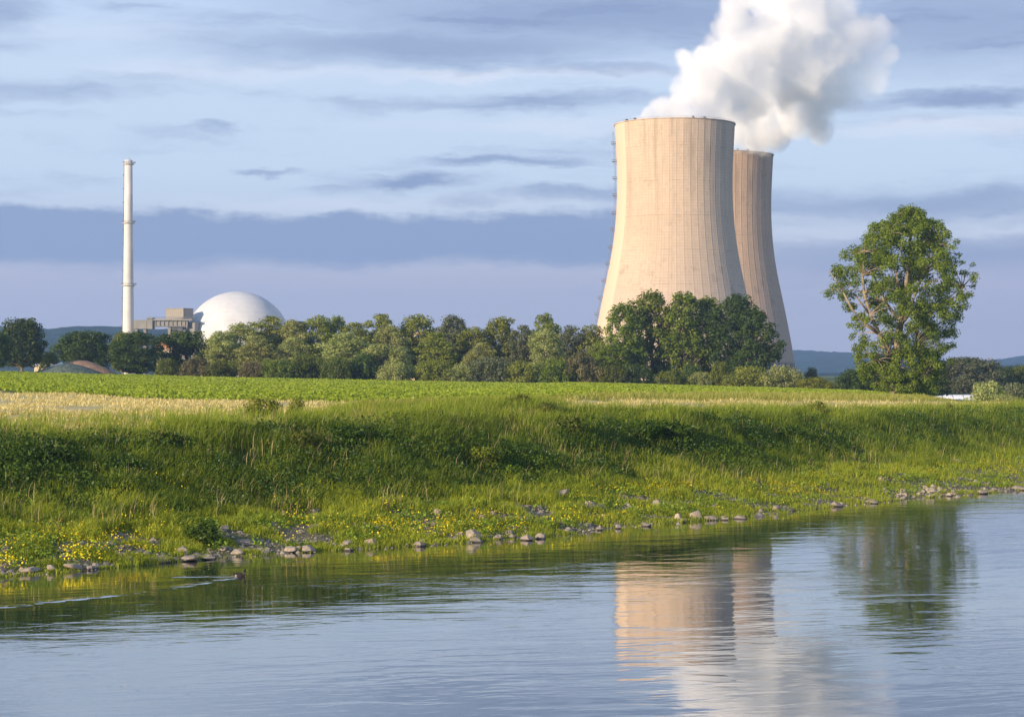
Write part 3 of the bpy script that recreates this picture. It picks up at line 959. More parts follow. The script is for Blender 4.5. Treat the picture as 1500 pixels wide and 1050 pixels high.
def tower(name_label, Xc, Yc, mat, scale=1.0, rib=0.05):
    z0 = 2.6
    root = empty('cooling_tower', (Xc, Yc, z0))
    tag(root, name_label, 'cooling tower')
    pr_ = [p[0] for p in PROF]; pz = [p[1] for p in PROF]
    zz = np.concatenate([np.linspace(9.5, 142, 78), [143.3, 144.0]])
    rr = np.interp(zz, pz, pr_)
    k_ = np.ones(9) / 9
    pad = np.concatenate([np.full(4, rr[0]) + np.arange(4, 0, -1) * (rr[0] - rr[1]), rr, np.full(4, rr[-1])])
    rr = np.convolve(pad, k_, 'valid') * scale
    per = 8
    ang = []
    dr = []
    for i in range(NR):
        a0 = 2 * math.pi * i / NR
        st = 2 * math.pi / NR
        for f, d in ((0.0, 0), (0.06, 0), (0.09, 1), (0.15, 1), (0.18, 0), (0.4, 0), (0.6, 0), (0.8, 0)):
            ang.append(a0 + (f - 0.12 + 0.5) * st); dr.append(d * rib)
    ang = np.array(ang); dr = np.array(dr)
    na, nz = len(ang), len(zz)
    Rr = rr[:, None] + dr[None, :]
    V = np.stack([Rr * np.cos(ang), Rr * np.sin(ang), np.repeat(zz[:, None], na, 1)], -1)
    Ri = (rr - 0.8)[:, None] * np.ones(na)
    zi = zz.copy(); zi[-1] = zz[-1]
    Vi = np.stack([Ri * np.cos(ang), Ri * np.sin(ang), np.repeat(zi[:, None], na, 1)], -1)
    ii = np.arange(na * nz).reshape(nz, na); i2 = np.roll(ii, -1, 1)
    q = np.stack([ii[:-1], i2[:-1], i2[1:], ii[1:]], -1).reshape(-1, 4)
    jj = ii + na * nz; j2 = np.roll(jj, -1, 1)
    qi = np.stack([jj[:-1], jj[1:], j2[1:], j2[:-1]], -1).reshape(-1, 4)
    qt = np.stack([ii[-1], i2[-1], j2[-1], jj[-1]], -1).reshape(-1, 4)
    qb = np.stack([i2[0], ii[0], jj[0], j2[0]], -1).reshape(-1, 4)
    me = fmesh('shell', np.concatenate([V.reshape(-1, 3), Vi.reshape(-1, 3)]), np.concatenate([q, qi, qt, qb]), None, mat, False)
    link('shell', me, root)
    mbc = MB()
    rb = rr[0] - 0.4
    n = 36
    for i in range(n):
        a = 2 * math.pi * i / n; b = 2 * math.pi * (i + 0.5) / n
        pb = Vector(((rb + 2.6) * math.cos(b), (rb + 2.6) * math.sin(b), -0.5))
        for aa in (a, a + 2 * math.pi / n):
            mbc.tube([pb, Vector((rb * math.cos(aa), rb * math.sin(aa), 9.7))], 0.55, 6)
    mbc.build('support_columns', mat, root)
    mbc = MB(); mbc.lathe([(rb + 5, -1), (rb + 5, 1.0), (rb + 4.2, 1.0), (rb + 4.2, -1)], 64)
    mbc.build('basin_wall', mat, root)
    # rim walkway with railing posts
    mbr = MB()
    rt = rr[-1] + 0.1
    mbr.lathe([(rt - 1.1, 144.02), (rt + 0.35, 144.02), (rt + 0.35, 144.45), (rt - 1.1, 144.45), (rt - 1.1, 144.02)], 104)
    mbr.build('rim', mat, root)
    mbr = MB()
    for i in range(26):
        a = 2 * math.pi * i / 26
        mbr.tube([(rt * math.cos(a), rt * math.sin(a), 144.4), (rt * math.cos(a), rt * math.sin(a), 145.3)], 0.06, 4)
        mbr.tube([(rt * math.cos(a), rt * math.sin(a), 145.2), (rt * math.cos(a + 2 * math.pi / 26), rt * math.sin(a + 2 * math.pi / 26), 145.2)], 0.06, 4)
    mbr.build('railing', M['steel'], root)
    for a in (-1.35, -1.15, -2.35, -2.55):
        mbr = MB(); mbr.box((rt * math.cos(a), rt * math.sin(a), 144.9), (1.6, 0.8, 0.9), a)
        mbr.build('warning_lamp_box', M['steel'], root)
    return root, zz, rr


M['steel'] = plain('grey_steel', (0.16, 0.17, 0.19), 0.6, 0.15, 0.5)
YA, YB = 1160.0, 1325.0
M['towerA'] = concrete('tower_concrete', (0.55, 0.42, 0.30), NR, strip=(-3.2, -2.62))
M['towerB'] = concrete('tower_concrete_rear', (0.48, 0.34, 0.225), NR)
XA = (988.5 - 750) / F * YA; XB = (1055.5 - 750) / F * YB
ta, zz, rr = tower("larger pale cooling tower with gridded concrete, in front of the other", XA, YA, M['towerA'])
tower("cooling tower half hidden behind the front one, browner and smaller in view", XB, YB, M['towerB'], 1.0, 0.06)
# ladder and its platforms on the left side of the front tower
lad = MB()
la = R(181)
pts = [(float((r + 0.9) * math.cos(la)), float((r + 0.9) * math.sin(la)), float(z)) for r, z in zip(rr[::4], zz[::4])]
for off in (-0.4, 0.4):
    lad.tube([(p[0], p[1] + off, p[2]) for p in pts], 0.10, 5)
lad.tube([(p[0] - 0.7, p[1], p[2]) for p in pts], 0.07, 5)
for z in np.arange(12, 143, 1.1):
    r = float(np.interp(z, zz, rr)) + 0.9
    lad.box((r * math.cos(la), r * math.sin(la), z), (0.1, 0.9, 0.1))
lad.build('ladder', M['steel'], ta)
for py in [211, 237, 262, 287, 313, 337, 363, 387, 412, 437, 461, 488]:
    z = H + (HZ - py) * YA / F - 2.6
    r = float(np.interp(z, zz, rr))
    p = MB()
    xx = -(r + 1.3)
    p.box((xx, 0, z), (2.6, 2.4, 0.25))
    for sy in (-1.1, 1.1):
        p.tube([(xx - 1.2, sy, z + 1.2), (xx + 1.2, sy, z + 1.2)], 0.08, 5)
        for sx in (-1.2, 0, 1.2):
            p.tube([(xx + sx, sy, z), (xx + sx, sy, z + 1.2)], 0.07, 5)
    p.tube([(xx - 1.2, -1.1, z + 1.2), (xx - 1.2, 1.1, z + 1.2)], 0.08, 5)
    p.tube([(xx - 1.1, 0, z), (-r + 0.2, 0, z - 1.8)], 0.1, 5)
    p.build('platform', M['steel'], ta)

# ------------------------------------------------------------------ reactor dome, chimney, walkway building
print("plant")
YD = 1085.0
SD = YD / F


def pp(px, py, Y=YD):
    return (px - 750) / F * Y, H + (HZ - py) * Y / F


m, t = newmat('dome_concrete')
oc = t.node('ShaderNodeTexCoord').outputs['Object']
x, y, z = t.sep(oc)[:3]
a_ = t.math('MULTIPLY', t.math('ARCTAN2', y, x), 36 / (2 * math.pi))
l1 = t.ramp(t.math('ABSOLUTE', t.math('SUBTRACT', t.math('FRACT', a_), 0.5)), 0.47, 0.495)
l2 = t.ramp(t.math('ABSOLUTE', t.math('SUBTRACT', t.math('FRACT', t.math('DIVIDE', z, 2.4)), 0.5)), 0.42, 0.48)
nz_ = t.noise(oc, 0.15, 5.0, 0.6)
c = t.mix(t.ramp(nz_, 0.3, 0.7), (0.55, 0.55, 0.56), (0.63, 0.63, 0.64))
c = t.mix(t.math('MAXIMUM', t.math('MULTIPLY', l1, 0.10), t.math('MULTIPLY', l2, 0.22)), c, (0.40, 0.40, 0.43))
finish(t, bsdf(t, c, 0.7, 0.2))
M['dome'] = m
cx, _ = pp(343, 0)
rD = 80 * SD
ctop = pp(0, 425.5)[1]
dz0 = 2.6
root = empty('reactor_building', (cx, YD + 14, dz0))
tag(root, "white domed reactor building between the chimney and the tree belt", 'reactor building')
mb = MB()
sph = [(rD * 1.0, ctop - rD - dz0)] + [(rD * math.cos(R(a)), ctop - rD - dz0 + rD * math.sin(R(a))) for a in range(3, 90, 3)] + [(0.05, ctop - dz0)]
mb.lathe(sph, 96, cap_top=True)
mb.build('dome', M['dome'], root, smooth=True)
mb = MB(); mb.lathe([(rD * 0.995, -1), (rD * 0.995, ctop - rD - dz0)], 96)
mb.build('cylinder_wall', M['dome'], root, smooth=True)

# chimney
M['chim'] = plain('chimney_paint', (0.60, 0.57, 0.54), 0.55, 0.12, 0.12)
x0, _ = pp(190.5, 0)
root = empty('chimney', (x0, YD - 5, 2.6))
tag(root, "slender tall white chimney with three ring platforms and a side ladder", 'chimney')
zt = pp(0, 236)[1] - 2.6
mb = MB()
mb.lathe([(3.35, -1), (3.15, 14), (2.85, 35), (2.55, 62), (2.25, 90), (2.05, zt), (1.7, zt), (1.6, zt - 3)], 32)
mb.build('shaft', M['chim'], root, smooth=True)
for py in (242, 328, 419):
    zr_ = pp(0, py)[1] - 2.6
    r = float(np.interp(zr_, [0, 35, 62, 90, zt], [3.2, 2.85, 2.55, 2.25, 2.05]))
    mb = MB()
    mb.lathe([(r - 0.02, zr_ - 0.5), (r + 0.5, zr_ - 0.25), (r + 1.0, zr_), (r + 1.0, zr_ + 0.25), (r - 0.02, zr_ + 0.25)], 32)
    ring = mb.build('ring_platform', M['chim'], root)
    mb = MB()
    n = 14
    for k in range(n):
        a = 2 * math.pi * k / n; a2 = 2 * math.pi * (k + 1) / n
        p1 = (math.cos(a) * (r + 0.95), math.sin(a) * (r + 0.95)); p2 = (math.cos(a2) * (r + 0.95), math.sin(a2) * (r + 0.95))
        mb.tube([(p1[0], p1[1], zr_ + 0.2), (p1[0], p1[1], zr_ + 1.3)], 0.06, 4)
        for hh_ in (0.75, 1.3):
            mb.tube([(p1[0], p1[1], zr_ + hh_), (p2[0], p2[1], zr_ + hh_)], 0.06, 4)
    mb.build('railing', M['steel'], ring)
    mb = MB(); mb.box((r + 1.3, 0, zr_ + 0.9), (0.6, 0.6, 0.7)); mb.build('lamp_box', M['steel'], ring)
mb = MB()
for off in (-0.25, 0.25):
    mb.tube([(-3.35, off, 2), (-3.2, off, 30), (-2.8, off, 62), (-2.35, off, zt - 2)], 0.07, 4)
for z in np.arange(3, zt - 2, 0.9):
    r = float(np.interp(z, [2, 30, 62, zt - 2], [3.35, 3.2, 2.8, 2.35]))
    mb.box((-r, 0, z), (0.12, 0.6, 0.12))
    if int(z / 0.9) % 8 == 0: mb.box((-r - 0.1, 0, z), (0.9, 1.3, 0.35))
mb.build('ladder', M['steel'], root)
mb = MB(); mb.tube([(0.4, 0, zt - 1), (0.4, 0, zt + 1.4)], 0.09, 5); mb.build('lightning_rod', M['steel'], root)

# walkway building between chimney and dome
M['conc'] = plain('grey_concrete', (0.25, 0.235, 0.21), 0.85, 0.12, 0.3)
M['clad'] = plain('beige_cladding', (0.27, 0.24, 0.20), 0.7, 0.05, 0.4)
M['darkst'] = plain('dark_machinery', (0.09, 0.09, 0.10), 0.6, 0.25, 0.8)
root = empty('exhaust_duct_bridge', (0, 0, 0))
bx_ = (pp(245, 0, YD - 10)[0], YD - 10)
root.location = (bx_[0], bx_[1], 2.6)
tag(root, "concrete duct bridge on legs with a beige box on top, linking chimney and dome", 'industrial building')
YW = YD - 10


def bo(mb, p1, p2, q1, q2, yo, d, rz=0.0):
    """box from pixels p1..p2 wide, q1..q2 high, y offset, depth"""
    xa, za = pp(p1, q1, YW + yo); xb, zb = pp(p2, q2, YW + yo)
    mb.box(((xa + xb) / 2 - bx_[0], yo, (za + zb) / 2 - 2.6), (abs(xb - xa), d, abs(za - zb)), rz)


mb = MB(); bo(mb, 198, 217, 469, 482, 0, 9)
mb.build('head_beam', M['conc'], root)
for a, b in ((199, 203), (211.5, 215.5)):
    mb = MB(); bo(mb, a, b, 482.2, 550, 0, 7); mb.build('leg', M['conc'], root)
mb = MB(); bo(mb, 217.2, 225, 467, 482, -0.5, 8); bo(mb, 216.5, 225.5, 465.5, 467.2, -0.5, 9)
mb.build('hanging_block', M['conc'], root)
mb = MB(); bo(mb, 225, 276, 470, 477.5, 0, 6); bo(mb, 225, 283, 467.5, 469.8, 0, 8.5)
bo(mb, 225, 276, 477.8, 478.8, 0, 7)
for k in range(8):
    bo(mb, 227 + k * 6.2, 228 + k * 6.2, 469.8, 477.8, -3.2, 0.5)
mb.build('duct_girder', M['conc'], root)
mb = MB()
for k in range(19):
    bo(mb, 217 + k * 3.4, 217.3 + k * 3.4, 464, 467.5, -4.1, 0.12)
for q in (464, 465.7):
    bo(mb, 217, 283, q, q + 0.35, -4.1, 0.12)
mb.build('railing', M['steel'], root)
mb = MB()
# rotated beige box: corner toward the viewer
ca = R(24)
xb_, zb_ = pp(261.5, 461, YW)
mb.box((xb_ - bx_[0], 3.0, zb_ - 2.6), (11.5, 8.5, 6.2), R(-28))
bb = mb.build('plant_box', M['clad'], root)
mb = MB(); mb.box((xb_ - bx_[0], 3.0, zb_ - 2.6 + 3.25), (11.9, 8.9, 0.28), R(-28)); mb.build('roof_edge', M['conc'], bb)
mb = MB()
for a, b in ((258, 260), (264, 266.5), (269, 271), (276, 280)):
    bo(mb, a, b, 469.8 - 2.6, 467.4, 1, 4)
bo(mb, 250, 272, 478.9, 483, 0.5, 5); bo(mb, 254, 258, 482.9, 490, 0, 3)
bo(mb, 262, 268, 480, 487, -2.0, 3)
bo(mb, 257, 281, 466.6, 467.5, 1, 4.2); bo(mb, 261, 263, 467, 480, 1, 1.0)
mb.build('machinery', M['darkst'], root)
mb = MB(); bo(mb, 247, 251, 479, 560, 0, 5); bo(mb, 251.2, 261, 486, 560, 1, 6); bo(mb, 261.2, 273, 483, 560, 0, 6); bo(mb, 246, 262, 492, 494, 0, 8)
mb.build('pier', M['conc'], root)
mb = MB()
xq, zq = pp(283, 472, YW)
hq = zq - 2.6
mb.box((xq - bx_[0], 2, hq / 2), (4.6, 5.5, hq), R(-25))
mb.build('stair_tower', M['conc'], root)
# flat roof top right of the dome
M['cream'] = plain('cream_wall', (0.62, 0.50, 0.34), 0.8, 0.08, 0.2)
M['greyw'] = plain('grey_wall', (0.45, 0.45, 0.45), 0.8, 0.08, 0.2)
M['glass'] = plain('window_glass', (0.03, 0.04, 0.05), 0.15, 0.1, 0.3, 0.6)
M['orange'] = plain('orange_roof', (0.45, 0.20, 0.10), 0.8, 0.15, 0.4)


def block(name, label, p1, p2, q1, Y, depth, wall, roofm=None, floors=4, nwin=8, roof_h=0.8, cat='building', q2=None):
    xa, zt_ = pp(p1, q1, Y); xb, _ = pp(p2, q1, Y)
    z0 = 2.6
    r_ = empty(name, ((xa + xb) / 2, Y, z0))
    tag(r_, label, cat)
    W = xb - xa; Hh = zt_ - z0 - roof_h
    mb = MB(); mb.box((0, depth / 2, Hh / 2 - 0.5), (W, depth, Hh + 1)); mb.build('wall', wall, r_)
    mb = MB(); mb.box((0, depth / 2, Hh + roof_h / 2), (W + 0.8, depth + 0.8, roof_h)); mb.build('roof', roofm or M['greyw'], r_)
    fh = Hh / floors
    for f in range(floors):
        zf = (f + 0.55) * fh
        mb = MB()
        ww = W / nwin
        for k in range(nwin):
            mb.box((-W / 2 + ww * (k + 0.5), -0.02, zf), (ww * 0.62, 0.12, fh * 0.42))
        mb.build('window_row', M['glass'], r_)
    return r_


block('turbine_hall', "grey building whose flat roof just shows above the trees right of the dome", 421, 441, 470.5, YD + 30, 30, M['greyw'], M['darkst'], 5, 5)
block('office_block', "cream office block glimpsed through the belt of trees", 566, 627, 486, 1000, 20, M['cream'], M['cream'], 5, 12)
block('shed', "pale grey building glimpsed right of the cream office block", 640, 668, 497, 1010, 18, M['greyw'], M['greyw'], 3, 5)
block('gatehouse', "small house with orange roof under the duct bridge", 229, 252, 500, 800, 14, M['cream'], M['orange'], 2, 4, 3.0)
block('farm_house', "pale low house seen left of the tarpaulin mound behind the trees", 50, 88, 533, 640, 10, M['cream'], M['greyw'], 1, 5, 0.8)

# ------------------------------------------------------------------ tarpaulin mound
print("mound")
YM = 432.0
m, t = newmat('green_tarpaulin')
oc = t.node('ShaderNodeTexCoord').outputs['Object']
nn = t.noise(oc, 1.2, 6.0, 0.7)
ln = t.node('ShaderNodeTexWave'); ln.inputs['Scale'].default_value = 0.9; ln.inputs['Distortion'].default_value = 3.0
t.l.new(oc, ln.inputs['Vector'])
c = t.mix(t.ramp(nn, 0.35, 0.65), (0.055, 0.08, 0.07), (0.13, 0.165, 0.145))
c = t.mix(t.math('MULTIPLY', ln.outputs['Fac'], 0.25), c, (0.03, 0.05, 0.04))
finish(t, bsdf(t, c, 0.8, 0.2, 0, bump(t, nn, 0.7, 0.3)))
M['tarp'] = m
M['soilbank'] = plain('brown_earth', (0.27, 0.17, 0.11), 0.95, 0.3, 1.5)
M['sheet'] = plain('pale_sheeting', (0.6, 0.6, 0.58), 0.6, 0.1, 1.0)
xm = (100 - 750) / F * YM
root = empty('silage_mound', (xm, YM, 6.15))
tag(root, "low mound under a green tarpaulin with a brown earth edge, below the dark trees", 'silage mound')


def dome_mesh(name, Wd, Dp, prof, mat, off=0.0, rng_=(0, 1), dy=0.0, lift=0.0):
    us = np.linspace(rng_[0], rng_[1], 40); vs = np.linspace(-1, 1, 17)
    U, Vv = np.meshgrid(us, vs)
    hgt = np.interp(U, np.linspace(0, 1, 41), np.convolve(np.pad(np.interp(np.linspace(0, 1, 41), prof[0], prof[1]), 4, 'edge'), np.ones(9) / 9, 'valid'))
    Z = hgt * (1 - np.abs(Vv) ** 2.4) + (fbm(U * 22, Vv * 5, 77) - 0.5) * 0.25 - 0.35 + lift
    X = (U - 0.5) * Wd; Yy = Vv * Dp / 2 * np.sqrt(np.clip(hgt / max(prof[1]), 0.05, 1)) + dy
    ii = np.arange(U.size).reshape(U.shape)
    q = np.stack([ii[:-1, :-1], ii[:-1, 1:], ii[1:, 1:], ii[1:, :-1]], -1).reshape(-1, 4)
    return link(name, fmesh(name, np.stack([X, Yy, Z], -1), q, None, mat, True), root)


zg = 6.0
hh_ = H + (HZ - 532) * YM / F - zg
dome_mesh('tarpaulin', 19.5, 12, ([0, .1, .3, .5, .7, .85, 1], [-.5, .9, 2.2, hh_ + .5, 2.2, 1.1, -.4]), M['tarp'])
dome_mesh('earth_bank', 21.0, 12, ([0, .1, .3, .5, .62, .8, .93, 1], [-1, .5, 2.0, hh_ + 1.0, hh_ + 1.0, 2.5, 1.2, -.4]), M['soilbank'], dy=5.0)
dome_mesh('pale_sheeting', 19.0, 5, ([0, .12, .3, .5, .52, 1], [-1, 1.0, 2.7, hh_ + 1.05, -1, -1]), M['sheet'], dy=2.4, rng_=(0.1, .52))

# white tunnel tent at right
root = empty('tunnel_tent', ((1408 - 750) / F * 400, 400, 1.15))
tag(root, "low white tunnel tent on the meadow beside the pale willow bush", 'tunnel tent')
mb = MB(); n = 14
Lg = 5.2; v = []; f = []
for s_ in (-Lg, -Lg * 0.6, 0, Lg * 0.6, Lg):
    k_ = 0.75 if abs(s_) == Lg else 1.0
    for k in range(n + 1):
        a = math.pi * k / n
        v.append((s_ + (0.0), -math.cos(a) * 2.6, math.sin(a) ** 0.8 * 1.45 * k_))
for i in range(4):
    for k in range(n):
        f.append((i * (n + 1) + k, i * (n + 1) + k + 1, (i + 1) * (n + 1) + k + 1, (i + 1) * (n + 1) + k))
f.append(tuple(range(n + 1))); f.append(tuple(range(4 * (n + 1), 5 * (n + 1)))[::-1])
mb.add(v, f)
tent = mb.build('cover', plain('white_film', (0.78, 0.78, 0.80), 0.4, 0.04, 0.6), root)
mb = MB()
for s_ in (-Lg * 0.8, -Lg * 0.4, 0, Lg * 0.4, Lg * 0.8):
    mb.tube([(s_, -math.cos(math.pi * k / 10) * 2.64, math.sin(math.pi * k / 10) ** 0.8 * 1.5) for k in range(11)], 0.05, 5)
mb.build('hoops', M['steel'], root)

# ------------------------------------------------------------------ bank vegetation
print("grass")


def blades(name, x, y, h, wd, mat, lean=0.35, spread=1.0, zoff=0.0, rndv=None):
    n = len(x)
    z = ground(x, y) + zoff
    a = rng.uniform(0, 2 * math.pi, n)
    tx, ty = np.cos(a), np.sin(a)                      # blade width direction
    lx = rng.normal(0, lean, n) + 0.18; ly = rng.normal(0, lean, n)
    B0 = np.stack([x, y, z - 0.03], -1)
    W = np.stack([tx, ty, 0 * tx], -1) * (wd * 0.5)[:, None]
    mid = B0 + np.stack([lx * h * 0.28, ly * h * 0.28, h * 0.6], -1)
    tip = B0 + np.stack([lx * h, ly * h, h * (1 - 0.25 * np.minimum(1, np.hypot(lx, ly)))], -1)
    V = np.stack([B0 - W, B0 + W, mid + W * 0.8, mid - W * 0.8, tip], 1).reshape(-1, 3)
    b = np.arange(n) * 5
    q = np.stack([b, b + 1, b + 2, b + 3], -1); tr = np.stack([b + 3, b + 2, b + 4], -1)
    r = rng.uniform(0, 1, n) if rndv is None else rndv
    o = link(name, fmesh(name, V, q, tr, mat, False, {'rnd': np.repeat(r, 5)}))
    return o


def leafs(name, x, y, h, size, mat, up=0.6, rndv=None):
    z = ground(x, y) + h
    Pp = np.stack([x, y, z], -1)
    N = rng.normal(size=Pp.shape) * 0.7 + np.array([-0.1, -0.35, up])
    n = len(x)
    o = link(name, leaf_mesh(name, Pp, N, size, mat, 1.2, cl=rndv))
    return o


def scatter(n, amin=-0.30, amax=0.30, umin=0.0, umax=1.2, tmax=None):
    """points in view: angle a and relative slope position u, weighted to the near side"""
    a = rng.uniform(amin, amax, n)
    u = rng.uniform(umin, umax, n)
    # find Y along the ray x = a*y with tdist = u*crest
    px = 750 + F * a
    t = u * crest_t(px)
    y = np.full(n, 100.0)
    for _ in range(12):
        y = shoreY(a * y) + t / 0.72
    return a * y + rng.normal(0, 0.15, n), y, u


# verge: short bright grass between the stones
x, y, u = scatter(260000, umin=-0.005, umax=0.68)
cn = fbm(x * 0.8, y * 0.8, 61)
cn2 = fbm(x * 0.22, y * 0.22, 66)
keep = (cn > np.where(u < 0.3, 0.33, 0.28) + sstep(u, 0.25, 0.4) * 0.0 + sstep(cn2, 0.6, 0.35) * 0.10) & (rng.uniform(0, 1, len(x)) < 1.0 - sstep(u, 0.36, 0.66) * 0.9)
x, y, u, cn = x[keep], y[keep], u[keep], cn[keep]
h = rng.uniform(0.10, 0.32, len(x)) * (0.6 + 1.1 * sstep(cn, 0.35, 0.65)) * (0.7 + 0.9 * sstep(u, 0.05, 0.5))
tag(blades('verge_grass', x, y, h, rng.uniform(0.015, 0.04, len(x)), M['grass_verge'], 0.4, rndv=np.clip(0.5 * rng.uniform(0, 1, len(x)) + 0.6 * fbm(x * .3, y * .3, 71) - .05, 0, 1)), kind='stuff')
# tall grass on the steep slope and on the crest
x, y, u = scatter(330000, umin=0.36, umax=1.75)
dm, cm_ = masks(x, y)
cn = fbm(x * 0.5, y * 0.5, 81)
keep = (rng.uniform(0, 1, len(x)) > dm * 0.93) & (cm_ < 0.5) & (rng.uniform(0, 1, len(x)) < sstep(u, 0.33, 0.55))
x, y, u, cn = x[keep], y[keep], u[keep], cn[keep]
h = rng.uniform(0.35, 0.85, len(x)) * (0.55 + 0.9 * sstep(cn, 0.3, 0.7)) * (0.75 + 0.35 * sstep(u, 0.5, 0.9)) * (1 - 0.6 * sstep(u, 1.0, 1.15) * sstep(pxof(x, y), 780, 860))
rv = np.clip(0.45 * rng.uniform(0, 1, len(x)) + 0.55 * fbm(x * .2, y * .2, 91) + 0.38 * sstep(u, 0.74, 0.92) - 0.05, 0, 1)  # blades near the crest tinted paler, the sunlit top put into their colour
tag(blades('tall_grass', x, y, h, rng.uniform(0.018, 0.045, len(x)), M['grass_tall'], 0.32, rndv=rv), kind='stuff')
# pale seeding grass on the crest
x, y, u = scatter(130000, umin=0.80, umax=2.6)
dm, cm_ = masks(x, y)
keep = (cm_ < 0.5) & (rng.uniform(0, 1, len(x)) < 0.35 + 0.65 * sstep(fbm(x * .12, y * .12, 33), .4, .6)) & (rng.uniform(0, 1, len(x)) > dm * 0.7)
x, y, u = x[keep], y[keep], u[keep]
tag(blades('seeding_grass', x, y, rng.uniform(0.5, 1.05, len(x)) * (1 - 0.6 * sstep(pxof(x, y), 780, 860)) * (1 - 0.6 * sstep(pxof(x, y), 540, 430)), rng.uniform(0.012, 0.032, len(x)), M['grass_seed'], 0.3), kind='stuff')
# dry mown strip
x, y, u = scatter(150000, umin=0.95, umax=5.6)
dm, cm_ = masks(x, y)
keep = (dm > 0.25) & (rng.uniform(0, 1, len(x)) < dm) & (fbm(x * .35, y * .12, 101) > 0.36)
x, y = x[keep], y[keep]
tag(blades('dry_grass', x, y, rng.uniform(0.12, 0.38, len(x)), rng.uniform(0.03, 0.08, len(x)), M['grass_dry'], 0.7), kind='stuff')
# meadow grass beyond the crest that is neither crop nor dry
a = rng.uniform(-0.02, 0.30, 120000); y = rng.uniform(120, 300, 120000) ; x = a * y
dm, cm_ = masks(x, y)
px = pxof(x, y); Yc = shoreY(x) + crest_t(px) / 0.72
keep = (y > Yc + 2) & (cm_ < 0.5) & (dm < 0.6) & ~((px > 1390) & (y > 260))
x, y = x[keep], y[keep]
tag(blades('meadow_grass', x, y, rng.uniform(0.35, 0.8, len(x)) , rng.uniform(0.03, 0.07, len(x)), M['grass_seed'], 0.3, rndv=np.clip(rng.uniform(-.2, .5, len(x)) + 0.5 * fbm(x * .1, y * .05, 131), 0, 1)), kind='stuff')

# crop field: leafy plants in rows
n = 330000
a = rng.uniform(-0.30, 0.212, n); Y0 = 150 * (450 / 150.0) ** rng.uniform(0, 1, n)
x = a * Y0; y = Y0
ra = R(12)
# snap to rows 0.6 m apart
ru = x * math.sin(ra) + y * math.cos(ra); rv_ = x * math.cos(ra) - y * math.sin(ra)
ru = np.round(ru / 0.9) * 0.9 + rng.normal(0, 0.13, n)
x = ru * math.sin(ra) + rv_ * math.cos(ra); y = ru * math.cos(ra) - rv_ * math.sin(ra)
dm, cm_ = masks(x, y)
keep = (cm_ > 0.5) & (y < 447) & (fbm(x * .5, y * .12, 151) > 0.24)
x, y = x[keep], y[keep]
tag(leafs('crop_plants', x, y, rng.uniform(0.08, 0.42, len(x)), 0.28, M['crop'], 0.7, rndv=fbm(x * 0.25, y * 0.06, 55)), kind='stuff')

# broad weeds on the dark slope
x, y, u = scatter(6500, umin=0.38, umax=0.88)
keep = (fbm(x * 0.3, y * 0.3, 171) > 0.45) & (rng.uniform(0, 1, len(x)) < sstep(u + (fbm(x * 0.15, y * 0.15, 176) - 0.5) * 0.5, 0.42, 0.70))
x, y = x[keep], y[keep]
k = 26
xx = np.repeat(x, k) + rng.normal(0, 0.28, len(x) * k); yy = np.repeat(y, k) + rng.normal(0, 0.28, len(x) * k)
tag(leafs('broad_weeds', xx, yy, rng.uniform(0.1, 0.75, len(xx)) * np.repeat(rng.uniform(0.6, 1.2, len(x)), k), 0.11, M['weed'], 0.5), kind='stuff')

# dead stalks and seed heads standing above the slope
x, y, u = scatter(4500, umin=0.30, umax=1.1)
keep = fbm(x * 0.4, y * 0.4, 201) > 0.5
x, y = x[keep], y[keep]
tag(blades('dry_stalks', x, y, rng.uniform(0.6, 1.25, len(x)), rng.uniform(0.014, 0.03, len(x)), M['brown_stalk'], 0.15), kind='stuff')
x, y, u = scatter(5200, umin=0.05, umax=0.6)
keep = fbm(x * 0.5, y * 0.5, 211) > 0.5
x, y = x[keep], y[keep]
xx = np.repeat(x, 9) + rng.normal(0, 0.13, len(x) * 9); yy = np.repeat(y, 9) + rng.normal(0, 0.13, len(x) * 9)
tag(leafs('low_herbs', xx, yy, rng.uniform(0.04, 0.35, len(xx)), 0.10, M['herb'], 0.6), kind='stuff')

# gravel and pebbles on the bare patches of the verge
x, y, u = scatter(16000, umin=-0.02, umax=0.42)
cn = fbm(x * 0.8, y * 0.8, 61)
keep = (cn < 0.40) | ((u < 0.03) & (rng.uniform(0, 1, len(x)) < 0.3) & (fbm(x * .3, y * .3, 63) > 0.45))
x, y = x[keep], y[keep]
n = len(x)
s_ = rng.uniform(0.03, 0.10, n) * (1 + 1.2 * (rng.uniform(0, 1, n) > 0.93))
ct = np.stack([x, y, np.maximum(ground(x, y), -0.02)], -1)
oct_ = np.array([[1, 0, 0], [0, 1, 0], [-1, 0, 0], [0, -1, 0], [0.2, 0.1, 0.75]])
oc_ = oct_[None] * s_[:, None, None] * rng.uniform(0.7, 1.3, (n, 5, 3))
an = rng.uniform(0, 6.28, n)
ox = oc_[..., 0] * np.cos(an)[:, None] - oc_[..., 1] * np.sin(an)[:, None]; oy = oc_[..., 0] * np.sin(an)[:, None] + oc_[..., 1] * np.cos(an)[:, None]
V = ct[:, None] + np.stack([ox, oy, oc_[..., 2]], -1)
b = np.arange(n)[:, None] * 5
tr = np.concatenate([b + np.array([0, 1, 4]), b + np.array([1, 2, 4]), b + np.array([2, 3, 4]), b + np.array([3, 0, 4])])
mp, t = newmat('pebbles')
ar = t.node('ShaderNodeAttribute', attribute_name='rnd').outputs['Fac']
finish(t, bsdf(t, t.mix(ar, (0.13, 0.115, 0.09), (0.46, 0.38, 0.29)), 0.9, 0.2))
tag(link('gravel', fmesh('gravel', V, None, tr, mp, False, {'rnd': np.repeat(rng.uniform(0, 1, n) ** 1.5, 5)})), kind='stuff')


